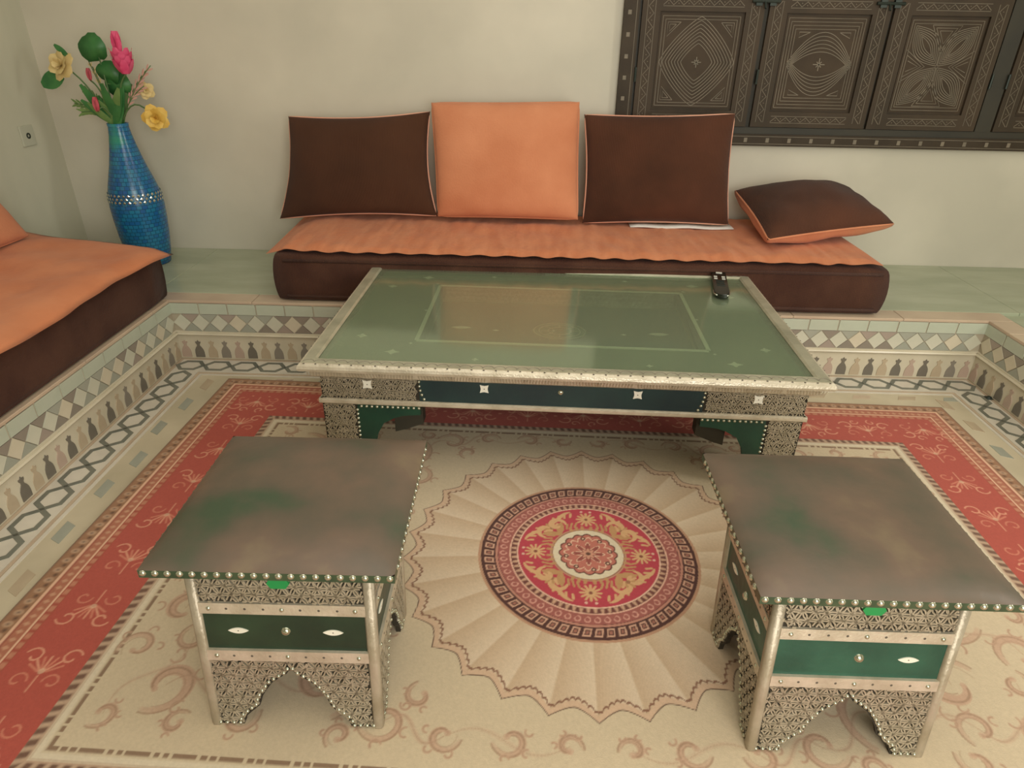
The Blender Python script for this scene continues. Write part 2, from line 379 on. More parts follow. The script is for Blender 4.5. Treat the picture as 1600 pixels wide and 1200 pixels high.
# ------------------------------------------------------------------ shuttered window
win = tag(empty('window_1', (0, YB, .78)), kind='structure')
WX0, WX1, WT = .365, 2.62, .62      # local z 0..WT
def wbox(x0, x1, y0, y1, z0, z1, m, name, par=win, bv=0): return MB().box(x0, x1, y0, y1, z0, z1).build(name, m, par)
wbox(WX0, WX0+.062, -.03, 0, 0, WT, 'wood_frame', 'frame_rail')
wbox(WX0+.062, WX1, -.03, 0, 0, .048, 'wood_frame', 'frame_rail')
wbox(WX0+.062, WX1, -.03, 0, WT-.05, WT, 'wood_frame', 'frame_rail')
wbox(WX1-.06, WX1, -.03, 0, .048, WT-.05, 'wood_frame', 'frame_rail')
wbox(WX0+.062, WX1-.06, -.020, 0, .048, .075, 'wood_dark', 'inner_ledge')
wbox(1.905, 1.972, -.022, 0, .075, WT-.05, 'wood_dark', 'post')
wbox(WX0+.062, WX1-.06, -.008, 0, .075, WT-.05, 'wood_dark', 'backing_board')
sq = MB(); ln = MB()
for i in range(24):
    cx = WX0+.10+i*.094
    sq.box(cx-.007, cx+.007, -.0315, -.030, .015, .033)
for i in range(7): cz = .1+i*.08; sq.box(WX0+.016, WX0+.03, -.0315, -.03, cz-.008, cz+.008)
tag(sq.build('studded_inlay', 'wood_line', win), kind='stuff')
for zz in (.009, .039): ln.ribbon([(WX0+.065, zz), (WX1-.065, zz)], .002, -.030, .001)
ln.ribbon([(WX0+.05, .02), (WX0+.05, WT)], .002, -.030, .001)
tag(ln.build('engraved_lines', 'wood_line', win), kind='stuff')
def zig(m, x0, z0, x1, z1, w, p, d):
    """zigzag between two points with side lines"""
    a = Vector((x0, z0)); b = Vector((x1, z1)); L = (b-a).length; t = (b-a)/L; nn = Vector((-t.y, t.x))
    k = max(2, int(L/p)); pts = [tuple(a+t*L*i/k+nn*w*(.5 if i % 2 else -.5)) for i in range(k+1)]
    m.ribbon(pts, .0022, d, .001)
    for s in (-.72, .72): m.ribbon([tuple(a+nn*w*s), tuple(b+nn*w*s)], .0018, d, .001)
    for i in range(1, k, 1):
        c = a+t*L*i/k-nn*w*(.2 if i % 2 else -.2); m.ribbon([(c.x-.0015, c.y), (c.x+.0015, c.y)], .003, d, .001)
def leaf(x0, x1, kind, hinge_left):
    z0, z1 = .077, .568; w = x1-x0; sw = .072; rz = .062
    o = MB().box(x0, x1, -.014, 0, z0, z1).build('shutter', 'wood_carved', win)
    for a, b, c, e in ((x0, x0+sw, z0, z1), (x1-sw, x1, z0, z1), (x0+sw, x1-sw, z0, z0+rz), (x0+sw, x1-sw, z1-rz, z1)):
        MB().box(a, b, -.026, -.014, c, e).build('shutter_rail', 'wood_carved', o)
    m = MB(); d = -.026
    zig(m, x0+sw*.5, z0+.02, x0+sw*.5, z1-.02, .022, .024, d); zig(m, x1-sw*.5, z0+.02, x1-sw*.5, z1-.02, .022, .024, d)
    zig(m, x0+sw+.01, z0+rz*.5, x1-sw-.01, z0+rz*.5, .018, .02, d); zig(m, x0+sw+.01, z1-rz*.5, x1-sw-.01, z1-rz*.5, .018, .02, d)
    tag(m.build('zigzag_carving', 'wood_line', o), kind='stuff')
    px0, px1, pz0, pz1 = x0+sw+.008, x1-sw-.008, z0+rz+.008, z1-rz-.008
    MB().box(px0, px1, -.017, -.014, pz0, pz1).build('panel', 'wood_panel', o)
    m = MB(); d = -.017; cx, cz = (px0+px1)/2, (pz0+pz1)/2; hw, hh = (px1-px0)/2-.008, (pz1-pz0)/2-.008; lw = .0024
    R = lambda s1, s2: m.ribbon([(cx-s1, cz-s2), (cx+s1, cz-s2), (cx+s1, cz+s2), (cx-s1, cz+s2), (cx-s1, cz-s2)], lw, d, .0012)
    def star(r):
        for k in range(4): q = k*PI/4; rr = r*(1 if k % 2 == 0 else .6); m.ribbon([(cx-rr*math.cos(q), cz-rr*math.sin(q)), (cx+rr*math.cos(q), cz+rr*math.sin(q))], .0035, d, .0016)
    if kind == 'diamond':
        R(hw, hh); R(hw-.012, hh-.012); star(.02)
        for k in range(8):
            s = 1-k*.083; a, b = hw*s*.99, hh*s*.99; pts = []
            for i in range(49):
                t = 2*PI*i/48; c, sn = math.cos(t), math.sin(t); e = .62
                pts.append((cx+a*math.copysign(abs(c)**(1/e), c), cz+b*math.copysign(abs(sn)**(1/e), sn)))
            m.ribbon(pts, lw, d, .0012)
        for sx in (-1, 1):
            for sz in (-1, 1):
                for k in (0, 1):
                    e = .052-k*.026; ox, oz = cx+sx*(hw-.022-k*.008), cz+sz*(hh-.022-k*.008)
                    m.ribbon([(ox-sx*e, oz), (ox, oz), (ox, oz-sz*e), (ox-sx*e, oz)], lw, d, .0012)
    elif kind == 'lens':
        for k in range(4): R(hw-k*.011, hh-k*.013)
        star(.024)
        for k in range(6):
            b = hh*(.28+.085*k); a = hw*(.72+.03*k)
            for sg in (-1, 1):
                m.ribbon([(cx+a*t/12, cz+sg*b*(1-(t/12)**2)) for t in range(-12, 13)], lw, d, .0012)
        for sx in (-1, 1):
            for sz in (-1, 1):
                ox, oz = cx+sx*(hw-.05), cz+sz*(hh-.05); m.ribbon([(ox-sx*.045, oz), (ox, oz), (ox, oz-sz*.02), (ox-sx*.045, oz)], lw, d, .0012)
    else:
        R(hw, hh); R(hw-.01, hh-.012)
        for sx in (-1, 1):
            for sz in (-1, 1):
                ex, ez = sx*(hw-.018), sz*(hh-.02); L = math.hypot(ex, ez); tx, tz = ex/L, ez/L
                for k in range(6):
                    lo = L*(.02+.05*k); hi = L*(1-.05*k); bw = L*.27*(1-.16*k)
                    for sg in (-1, 1):
                        pts = []
                        for i in range(13):
                            t = i/12; l = lo+(hi-lo)*t; f = bw*math.sin(PI*t)*sg; pts.append((cx+tx*l-tz*f, cz+tz*l+tx*f))
                        m.ribbon(pts, lw, d, .0012)
        for sg in (-1, 1):
            for k in range(3):
                e = hw*(.42-.12*k); zt = hh*(.9-.06*k); zb = hh*(.3+.1*k)
                m.ribbon([(cx-e, cz+sg*zt), (cx+e, cz+sg*zt), (cx, cz+sg*zb), (cx-e, cz+sg*zt)], lw, d, .0012)
                e = hh*(.36-.12*k); xt = hw*(.97-.05*k); xb = hw*(.35+.1*k)
                m.ribbon([(cx+sg*xt, cz-e), (cx+sg*xb, cz), (cx+sg*xt, cz+e)], lw, d, .0012)
    tag(m.build('panel_carving', 'wood_line', o), kind='stuff')
    hxp = x0-.006 if hinge_left else x1+.006
    MB().tube([(hxp, -.03, .245), (hxp, -.03, .30)], .005, 8).build('hinge', 'iron', o)
    return o
leaf(.438, .925, 'diamond', True); leaf(.945, 1.428, 'lens', True); leaf(1.440, 1.898, 'petals', False); leaf(1.978, 2.48, 'diamond', True)
for cx in (.93, 1.42):
    MB().tube([(cx-.06, -.034, .545), (cx+.05, -.034, .545)], .006, 8).box(cx-.045, cx-.02, -.036, -.026, .53, .56).box(cx+.01, cx+.035, -.036, -.026, .53, .56).tube([(cx-.01, -.036, .545), (cx-.01, -.05, .52)], .004, 6).build('bolt', 'iron', win)

# ------------------------------------------------------------------ rug
RW, RH = 1.335, .875
def make_rug():
    xs = np.linspace(-RW, RW, 1069); ys = np.concatenate([np.arange(-RH-.03, -.685, .01), np.linspace(-.68, RH, 622)])
    X, Y = np.meshgrid(xs, ys); H, Wd = X.shape
    C = np.zeros((H, Wd, 3)); c = lambda h: np.array(lin(h))
    cream = c('c6b496'); cream2 = c('d2c3a8'); red = c('ad5042'); redp = c('c23a4c'); brown = c('5e3c2e'); dk = c('3f2620'); tan = c('a8805e'); rose = c('b06f5c'); pale = c('d8b594'); rust = c('965240')
    C[:] = cream
    def paint(mask, col, a=1.0):
        m = (np.clip(mask, 0, 1)*a)[..., None]; C[:] = C*(1-m)+np.asarray(col)*m
    RB = RH+.03; d = np.minimum(RW-np.abs(X), np.where(Y > 0, RH-Y, RB+Y))                       # distance from edge
    horiz = np.where(Y > 0, RH-Y, RB+Y) < (RW-np.abs(X)); s = np.where(horiz, X, Y)  # coordinate along the border
    band = lambda a, b, e=.0012: np.clip((d-a)/e+.5, 0, 1)*np.clip((b-d)/e+.5, 0, 1)
    sm = lambda v, e=.25: np.clip(v/e+.5, 0, 1)
    paint(band(-1, .262), red)
    # outer patterned border
    paint(band(-1, .008), c('8a6a50')); paint(band(.008, .042), c('9a7254'))
    ph = np.mod(s, .034)/.034-.5; v = (d-.025)/.017
    paint(band(.009, .041)*sm(.22-np.hypot(ph*1.1, v*.42)), pale, .8); paint(band(.009, .041)*sm(.1-np.hypot(ph*1.1, v*.42)), dk, .9)
    paint(band(.009, .041)*sm(.13-np.hypot(np.abs(ph)-.5, v*.5-.15)), dk, .8)
    paint(band(.042, .050), c('ddb292')); paint(band(.050, .053), rust)
    ph = np.mod(s, .022)/.022-.5
    paint(band(.053, .078), c('ab6b52')); paint(band(.057, .074)*sm(.3-np.abs(ph)-np.abs((d-.0655)/.017)*.6), c('c99a7a'), .8)
    paint(band(.078, .084), c('ddb292')); paint(band(.084, .101), c('a4503e'))
    ph = np.mod(s, .026)/.026-.5; paint(band(.086, .098)*sm(.32-np.abs(ph)), c('c48b6c'), .7)
    # inner edge of red band
    paint(band(.262, .285), c('b79a80')); ph = np.mod(s, .024)/.024-.5
    paint(band(.262, .280)*sm(.28-np.abs(ph-(d-.27)*12)), brown, .85)
    paint(band(.285, .300), cream2); paint(band(.2855, .2875), c('a98b74'))
    # dash line
    ph = np.mod(s, .088)
    dash = ((ph < .046) | ((ph > .053) & (ph < .065)) | ((ph > .071) & (ph < .082)))
    paint(band(.305, .3135)*dash, c('7a5c46'), .85)
    # scalloped fan medallion
    r = np.hypot(X, Y+.01*0); th = np.arctan2(Y, X); n = 30
    ph = np.mod(th/(2*PI)*n+.5, 1)                                     # 0..1 inside one wedge, cusp at 0
    sc = lambda r0: r0+.012-.022*np.sin(PI*ph)*-1*-1*0 + .016*np.sin(PI*ph)*-1+.004
    edge = .475-.018*(np.sin(PI*ph))+.0
    edge = .468-.020+.030*np.abs(ph-.5)**1.6*3.0
    e2 = edge
    fan = sm(e2-r, .002)
    wed = np.where(ph < .94, ph/.94, (1-ph)/.06)*.85+.08; k = np.mod(np.floor(th/(2*PI)*n+.5), 2)
    fc = c('bea384')[None, None]*(1-wed[..., None])+c('d3bea2')[None, None]*wed[..., None]
    rr = np.clip((r-.28)/.19, 0, 1)[..., None]; fc = fc*(1-.0*rr)
    streak = (np.sin(th*620)*.5+.5)[..., None]*.04; fc = fc*(1-streak)
    m = fan[..., None]; C[:] = C*(1-m)+fc*m
    line = lambda f, w, e=.0015: np.clip((w-np.abs(f))/e+.5, 0, 1)
    paint(line(r-e2, .0016), c('5a4034')); paint(np.clip((e2-r)/.002, 0, 1)*np.clip((r-e2+.016)/.002, 0, 1), c('c8a98c'))
    tp = np.mod(th/(2*PI)*n*7, 1)
    paint(line(r-(e2-.017-.006*np.abs(np.sin(PI*tp))), .0028), c('7c5340'), .9)
    # dark rings
    R = lambda a, b, e=.0012: np.clip((r-a)/e+.5, 0, 1)*np.clip((b-r)/e+.5, 0, 1)
    paint(R(.276, .284), c('b3896c')); paint(R(.232, .277), c('50312a'))
    def key(a, b, n, col, fill):
        t = np.mod(th/(2*PI)*n, 1)-.5; v = (r-(a+b)/2)/((b-a)/2); u = t*2/.9
        q = np.maximum(np.abs(u+v*.25), np.abs(v)); paint(R(a, b)*line(q-.62, .15, .1), col, .95); paint(R(a, b)*sm(.28-q, .1), fill, .9)
    key(.241, .272, 60, c('c99c82'), c('a06a58'))
    paint(R(.234, .240), c('b8806c')); paint(R(.203, .233), c('9a5a50'))
    t = np.mod(th/(2*PI)*60, 1)-.5; v = (r-.219)/.013
    paint(R(.206, .232)*line(np.hypot(t*2.1, v)-.6, .16, .1)*sm(v+t*2+.7), c('cf9684'), .9)
    paint(R(.200, .204), c('d8a890')); paint(R(.184, .200), c('6a3c34'))
    t = np.mod(th/(2*PI)*72, 1)-.5; paint(R(.186, .199)*sm(.3-np.abs(t)-(r-.186)*12), c('c9a082'), .9)
    paint(R(.180, .185), c('dcb49a')); paint(sm(.181-r, .0015), c('b03f49'))
    # central flower
    ringc = lambda n, r0, a, p=0: r0+a*np.abs(np.cos(th*n/2+p))
    paint(sm(.094-r, .002), c('8a5a46')); paint(sm(.091-r, .002), c('d2c2a4')); paint(line(r-.096, .002), c('b58a6c'))
    f = ringc(16, .070, .007); paint(sm(f-r, .0015), c('5c332a')); paint(sm(f-.004-r, .0015), c('b26a5a'))
    f = ringc(16, .050, .012, .4); paint(line(r-f, .0022), c('d8b294')); paint(sm(.03+.012*np.cos(8*th)-r, .003), c('8d4a40')); paint(line(r-(.030+.012*np.cos(8*th)), .0018), c('d8b294'))
    paint(sm(.016+.004*np.cos(8*th)-r, .002), c('c08a70')); paint(sm(.006-r, .002), brown)
    for i in range(8):
        q = 2*PI*i/8+.2; paint(sm(.0065-np.hypot(X-.058*math.cos(q), Y-.058*math.sin(q)), .0015), c('4d2a24')); paint(sm(.003-np.hypot(X-.058*math.cos(q), Y-.058*math.sin(q)), .0015), pale)
    # painter for free strokes
    dx = xs[1]-xs[0]
    def stroke(pts, rad, col, a=.9):
        col = np.asarray(col); n = len(pts)
        for i, (px, py) in enumerate(pts):
            ra = rad[i] if hasattr(rad, '__len__') else rad
            ix = int((px+RW)/dx); w = int(ra/dx)+2
            iy = int(np.searchsorted(ys, py)); x0, x1, y0, y1 = max(ix-w, 0), ix+w+1, max(iy-w, 0), iy+w+1
            if x1 <= 0 or y1 <= 0 or x0 >= Wd or y0 >= H: continue
            dd = np.hypot(X[y0:y1, x0:x1]-px, Y[y0:y1, x0:x1]-py)
            m = (np.clip((ra-dd)/.0015+.5, 0, 1)*a)[..., None]; C[y0:y1, x0:x1] = C[y0:y1, x0:x1]*(1-m)+col*m
    def spiral(cx, cy, r0, a0, turns, step=.0022, shrink=.35, sq=1.0):
        out = []; L = abs(turns)*2*PI; k = int(max(12, r0*L/step))
        for i in range(k):
            t = i/(k-1); rr2 = r0*(1-(1-shrink)*t); q = a0+turns*2*PI*t; out.append((cx+rr2*math.cos(q), cy+rr2*math.sin(q)*sq))
        return out
    def taper(n, r): return [r*(.35+.65*math.sin(PI*min(1, (i+.5)/n*1.0))) for i in range(n)]
    # pale acanthus scrolls in the four quarters of the field
    lt = c('c4a486'); pk = c('bd9c82'); ol = c('a3846a')
    quarter = [(.50, .30, .05, 1.0, .9), (.545, .12, .05, 4.0, -.9), (.99, .36, .04, .5, -.9), (.74, .44, .04, 2.2, .9), (.64, .33, .035, 4.4, -.8), (.88, .33, .035, 5.2, .9), (.50, .535, .026, 1.0, -.9), (.82, .53, .026, 4.0, .9), (.73, .23, .03, 2.0, -.9), (.98, .14, .03, 3.5, .9), (.36, .44, .03, 5.0, .8), (.56, .42, .085, 2.0, .95), (.74, .34, .07, -.6, -.9), (.88, .45, .06, 1.2, .9), (.62, .22, .075, 3.3, -.95), (.80, .15, .085, .4, .9),
               (.94, .25, .055, 2.6, .9), (.66, .03, .06, -1.2, .8), (.92, .06, .05, 1.8, -.85), (.42, .50, .045, .3, .9), (.30, .525, .032, 3.0, -.85),
               (.17, .525, .034, .2, .85), (.06, .53, .026, 3.0, .8), (.97, .52, .03, 1.0, .8), (.70, .51, .035, 3.6, -.85)]
    for sx in (-1, 1):
        for sy in (-1, 1):
            for cx, cy, r0, a0, tn in quarter:
                P = [(sx*a, sy*b) for a, b in spiral(cx, cy, r0, a0, tn)]; n = len(P)
                stroke(P, taper(n, .014 if r0 > .05 else .008), pk, .22)
                P2 = [(sx*a, sy*b) for a, b in spiral(cx, cy, r0+.008*min(1, r0/.06), a0, tn)]; stroke(P2, .0022, ol, .6); P4 = [(sx*a, sy*b) for a, b in spiral(cx, cy, r0-.010*min(1, r0/.06), a0+.3, tn*.8)]; stroke(P4, .0016, ol, .35)
                for j in range(3):
                    q = a0+tn*2*PI*(.2+.22*j); lx, ly = cx+r0*.9*math.cos(q), cy+r0*.9*math.sin(q)
                    P3 = [(sx*a, sy*b) for a, b in spiral(lx+r0*.25*math.cos(q), ly+r0*.25*math.sin(q), r0*.28, q+2, .55 if tn > 0 else -.55, shrink=.6)]; stroke(P3, .0030, pk, .5); stroke(P3, .0014, ol, .5)
                t = a0+tn*2*PI; ex, ey = cx+r0*.35*math.cos(t), cy+r0*.35*math.sin(t); stroke([(sx*ex, sy*ey)], .007, pk, .7)
    vines = [((.50, .30), (.56, .42)), ((.56, .42), (.74, .44)), ((.74, .44), (.88, .45)), ((.545, .12), (.66, .03)), ((.62, .22), (.74, .34)), ((.80, .15), (.94, .25)), ((.80, .15), (.92, .06)),
             ((.42, .50), (.56, .42)), ((.30, .525), (.42, .50)), ((.06, .53), (.30, .525)), ((.88, .33), (.97, .52)), ((.66, .03), (.80, .15))]
    for sx in (-1, 1):
        for sy in (-1, 1):
            for (ax_, ay_), (bx_, by_) in vines:
                n_ = 60; P = []
                for i in range(n_+1):
                    t = i/n_; w_ = .022*math.sin(2*PI*t); lx, ly = bx_-ax_, by_-ay_; LL = math.hypot(lx, ly); P.append((sx*(ax_+lx*t-ly/LL*w_), sy*(ay_+ly*t+lx/LL*w_)))
                stroke(P, taper(n_+1, .006), pk, .16); stroke(P, .0016, ol, .4)
    # red border: palmettes and curls
    lr = c('d39074'); lr2 = c('c87a62')
    def motif(cx, cy, ax, flip):
        def Tm(P): return [((cx+a, cy+b*flip) if ax == 'x' else (cx+b*flip, cy+a)) for a, b in P]
        for sg in (-1, 1):
            stroke(Tm(spiral(sg*.062, .022, .024, PI/2*(1-sg)+.4*sg, .8*sg)), .0026, lr, .75); stroke(Tm(spiral(sg*.058, -.030, .020, PI/2*(1+sg), -.8*sg)), .0022, lr2, .75)
            stroke(Tm([(sg*(.012+.05*t/14), -.006+.022*math.sin(PI*t/14)) for t in range(15)]), .0026, lr, .7)
        for j in range(-3, 4):
            q = PI/2+j*.33; stroke(Tm([(.010*math.cos(q)+k*.0021*math.cos(q), -.018+.010*math.sin(q)+k*.0021*math.sin(q)) for k in range(16)]), .0026, lr if j % 2 == 0 else lr2, .75)
        stroke(Tm([(0, -.045+.002*k) for k in range(12)]), .0022, lr, .7); stroke(Tm([(0, -.01)]), .008, pale, .6)
        for sg in (-1, 1): stroke(Tm(spiral(sg*.030, .045, .016, 1+sg, .8*sg)), .0022, lr, .7); stroke(Tm([(sg*.03, -.052)]), .004, lr, .7); stroke(Tm([(sg*.095, .0)]), .0045, lr, .6)
    bm_ = .182; i = 0
    for k in np.arange(-RW+.18, RW-.1, .195):
        for sy in (-1, 1): motif(k, sy*(RH-bm_), 'x', 1 if i % 2 else -1)
        i += 1
    i = 0
    for k in np.arange(-RH+.28, RH-.2, .165):
        for sx in (-1, 1):
            # rotated: run motifs along the side border
            def TmL(P, sx=sx, k=k, fl=(1 if i % 2 else -1)): return [(sx*(RW-bm_)+a, k+b*fl) for a, b in P]
            for sg in (-1, 1):
                stroke(TmL(spiral(sg*.040, .030, .022, PI/2*(1-sg)+.4*sg, .85*sg)), .0024, lr, .75); stroke(TmL(spiral(sg*.036, -.030, .020, PI/2*(1+sg), -.85*sg)), .0022, lr2, .75)
            for j in range(-3, 4):
                q = PI/2+j*.35; stroke(TmL([((.01+m_*.002)*math.cos(q), -.012+(.01+m_*.002)*math.sin(q)) for m_ in range(17)]), .0026, lr if j % 2 == 0 else lr2, .75)
            stroke(TmL([(0, -.055+.002*m_) for m_ in range(20)]), .002, lr, .7); stroke(TmL([(0, -.006)]), .007, pale, .6)
        i += 1
    # scrolls and daisies inside the red disc
    lf = c('cba072'); lf2 = c('b58a5c')
    for kq in range(4):
        q0 = kq*PI/2
        def Tq(P, q0=q0): return [(a*math.cos(q0)-b*math.sin(q0), a*math.sin(q0)+b*math.cos(q0)) for a, b in P]
        for j in range(12):
            q = 2*PI*j/12; stroke(Tq([(.136+.0018*k*math.cos(q), .0018*k*math.sin(q)) for k in range(3, 15)]), .0030, lf, .85)
        stroke(Tq([(.136, 0)]), .005, c('7a4434'), .9)
        for sg in (-1, 1):
            stroke(Tq([(.168, sg*.012)]), .004, c('e0b8a0'), .8)
            q1 = PI/4*sg; cx, cy = .125*math.cos(q1), .125*math.sin(q1)
            P = spiral(cx+.022*math.cos(q1+1.2*sg), cy+.022*math.sin(q1+1.2*sg), .024, q1+2.2*sg, -.85*sg); stroke(Tq(P), taper(len(P), .008), lf, .85)
            P = [(.10*math.cos(q1*.95)*(1+.0*t), .10*math.sin(q1*.95)) for t in (0,)]
            P = [((.1+.035*t/12)*math.cos(q1-sg*.25*t/12), (.1+.035*t/12)*math.sin(q1-sg*.25*t/12)) for t in range(13)]; stroke(Tq(P), taper(13, .009), lf2, .85)
        q1 = PI/4
        for j in range(-3, 4):
            q = q1+j*.42; stroke(Tq([(.128*math.cos(q1)+.0018*k*math.cos(q), .128*math.sin(q1)+.0018*k*math.sin(q)) for k in range(2, 15)]), .0034, lf if j % 2 else lf2, .85)
        for sg in (-1, 1):
            P = [((.158-.012*math.cos(PI*t/20))*math.cos(q1+sg*(.10+.42*t/20)), (.158-.012*math.cos(PI*t/20))*math.sin(q1+sg*(.10+.42*t/20))) for t in range(21)]; stroke(Tq(P), taper(21, .006), lf, .85)
            for j in range(4):
                q = q1+sg*(.16+.11*j); stroke(Tq([((.150+.0022*k)*math.cos(q+sg*.006*k), (.150+.0022*k)*math.sin(q+sg*.006*k)) for k in range(7)]), .0034, lf, .8)
                stroke(Tq([((.108+.0022*k)*math.cos(q+sg*.012*k), (.108+.0022*k)*math.sin(q+sg*.012*k)) for k in range(8)]), .0030, lf2, .8)
        stroke(Tq([(.132*math.cos(q1), .132*math.sin(q1))]), .006, c('8a5a40'), .8)
        for sg in (-1, 1):
            for j in range(3): q = q1+sg*(.35+.16*j); stroke(Tq([((.105-.0035*k)*math.cos(q), (.105-.0035*k)*math.sin(q)) for k in range(4)]), .0045, lf2, .7)
    # woven mottling
    rng = np.random.RandomState(3); nz = rng.rand(H, Wd); nz = (nz+np.roll(nz, 1, 1)+np.roll(nz, 1, 0))/3
    C *= (1+.16*(nz[..., None]-.5))
    z = .008*np.ones_like(X); z[0, :] = z[-1, :] = 0; z[:, 0] = z[:, -1] = 0
    V = np.stack([X, Y, z], -1).reshape(-1, 3)
    idx = np.arange(H*Wd).reshape(H, Wd); Fq = np.stack([idx[:-1, :-1], idx[:-1, 1:], idx[1:, 1:], idx[1:, :-1]], -1).reshape(-1, 4)
    me = bpy.data.meshes.new('rug'); me.vertices.add(len(V)); me.vertices.foreach_set('co', V.ravel().astype(np.float32))
    nf = len(Fq); me.loops.add(nf*4); me.loops.foreach_set('vertex_index', Fq.ravel().astype(np.int32))
    me.polygons.add(nf); me.polygons.foreach_set('loop_start', (np.arange(nf)*4).astype(np.int32))
    me.update(calc_edges=True)
    at = me.color_attributes.new('weave', 'FLOAT_COLOR', 'POINT')
    at.data.foreach_set('color', np.concatenate([np.clip(C, 0, 1).reshape(-1, 3), np.ones((H*Wd, 1))], 1).ravel().astype(np.float32))
    m = bpy.data.materials.new('rug_weave'); m.use_nodes = True; N = m.node_tree.nodes; L = m.node_tree.links; b = N['Principled BSDF']
    b.inputs['Roughness'].default_value = .75; b.inputs['Specular IOR Level'].default_value = .25; b.inputs['Sheen Weight'].default_value = .15
    a = N.new('ShaderNodeAttribute'); a.attribute_name = 'weave'; L.new(a.outputs['Color'], b.inputs['Base Color'])
    tc = N.new('ShaderNodeTexCoord'); nn = N.new('ShaderNodeTexNoise'); nn.inputs['Scale'].default_value = 350; L.new(tc.outputs['Object'], nn.inputs['Vector'])
    bp = N.new('ShaderNodeBump'); bp.inputs['Strength'].default_value = .25; bp.inputs['Distance'].default_value = .002; L.new(nn.outputs[0], bp.inputs['Height']); L.new(bp.outputs[0], b.inputs['Normal'])
    me.materials.append(m)
    ra = -.0274; cx, cy = .185, 1.32-1.5
    o = put('rug', me, None, (cx*math.cos(ra)-cy*math.sin(ra), 1.5+cx*math.sin(ra)+cy*math.cos(ra), .0035), ra)
    tag(o, 'large cream rug with red border and round fan medallion in centre', 'rug')
make_rug()

# ------------------------------------------------------------------ soft furnishings
def soft_box(x0, x1, y0, y1, z0, z1, bulge=.02, crn=.03, nx=30, ny=12, nz=6, seed=0):
    """rounded mattress block as one closed mesh"""
    import bmesh
    bm = bmesh.new(); bmesh.ops.create_cube(bm, size=2)
    bmesh.ops.subdivide_edges(bm, edges=bm.edges[:], cuts=9, use_grid_fill=True)
    cx, cy, cz = (x0+x1)/2, (y0+y1)/2, (z0+z1)/2; hx_, hy, hz = (x1-x0)/2, (y1-y0)/2, (z1-z0)/2
    for v in bm.verts:
        u, w, t = v.co
        # concentrate samples near edges
        f = lambda a: math.copysign(1-(1-abs(a))**1.6, a)
        u, w, t = f(u), f(w), f(t)
        bx = bulge*(1-t*t)*(1 if abs(u) > .999 else 0); by = bulge*(1-t*t)*(1 if abs(w) > .999 else 0)
        p = Vector((cx+u*hx_, cy+w*hy, cz+t*hz))
        q = Vector((max(-hx_+crn, min(hx_-crn, u*hx_)), max(-hy+crn, min(hy-crn, w*hy)), max(-hz+crn, min(hz-crn, t*hz))))
        dlt = Vector((u*hx_, w*hy, t*hz))-q
        if dlt.length > 0: p = Vector((cx, cy, cz))+q+dlt.normalized()*min(crn, dlt.length if dlt.length < crn else crn)
        p.x += math.copysign(bx, u) if bx else 0; p.y += math.copysign(by, w) if by else 0
        nz_ = noise.noise(p*6+Vector((seed, 0, 0)))*.006; p.x += nz_*.5; p.y += nz_
        if t > -.9: p.z += nz_*.7
        p.z = max(p.z, z0); v.co = p
    me = bpy.data.meshes.new('mattress'); bm.to_mesh(me); bm.free(); me.materials.append(MT['brown_mattress']); me.shade_smooth(); return me
bm1 = empty('floor_mattress', (.2, 2.43, H2)); tag(bm1, 'long brown seat mattress on the back ledge under the shutters', 'mattress')
o = put('cover', soft_box(-.968, 1.365, 2.432, 3.06, H2, .440, bulge=.012, crn=.015), bm1, (-.2, -2.43, -H2))
mb = MB()
for zz in (H2+.022, .418):
    mb.tube([(-.93, 2.427, zz), (0, 2.425, zz), (1.34, 2.427, zz)], .006, 6); mb.tube([(1.365, 2.45, zz), (1.367, 2.75, zz), (1.365, 3.03, zz)], .006, 6)
mb.build('piping', 'brown_mattress', bm1, True, (-.2, -2.43, -H2))

def throw(name, x0, x1, y0, y1, zt, th, fn, m, nx, ny, origin, label, group=None, zfun=None):
    """quilted cover lying on a mattress: top sheet and underside in one closed mesh"""
    vs = []; 
    for lay in (0, 1):
        for j in range(ny+1):
            for i in range(nx+1):
                u, v = i/nx, j/ny; X, Y = fn(u, v)
                e = min(u, 1-u, v, 1-v); r = min(1, e*14)**.5
                n = noise.noise(Vector((X*9, Y*9, 3)))*.007+noise.noise(Vector((X*34, Y*7, 1)))*.005
                drop = zfun(X, Y) if zfun else 0
                z = zt+drop+(n*r+th*.5*r if lay else -th*.5*r)
                vs.append((X-origin[0], Y-origin[1], z-origin[2]))
    N = (nx+1)*(ny+1); fs = []
    for j in range(ny):
        for i in range(nx):
            a = j*(nx+1)+i; q = (a, a+1, a+nx+2, a+nx+1); fs.append(tuple(reversed(q))); fs.append(tuple(N+k for k in q))
    bd = [i for i in range(nx)]+[j*(nx+1)+nx for j in range(ny)]+[ny*(nx+1)+i for i in range(nx, 0, -1)]+[j*(nx+1) for j in range(ny, 0, -1)]
    for a, b in zip(bd, bd[1:]+bd[:1]): fs.append((a, b, N+b, N+a))
    me = bpy.data.meshes.new(name); me.from_pydata(vs, [], fs); me.materials.append(MT[m]); me.shade_smooth()
    o = put(name, me, None, origin); tag(o, label, 'throw', group); return o
def backfn(u, v):
    ragged = noise.noise(Vector((u*40, 0, 0)))*.010
    xl = -1.01+.0*v; xr = 1.335
    X = xl+(xr-xl)*u; Y0 = 2.432+ragged-.0*u; 
    if u < .08: Y0 += (.08-u)*.55
    return X - (.03*v if u < .02 else 0), Y0+(3.07-Y0)*v
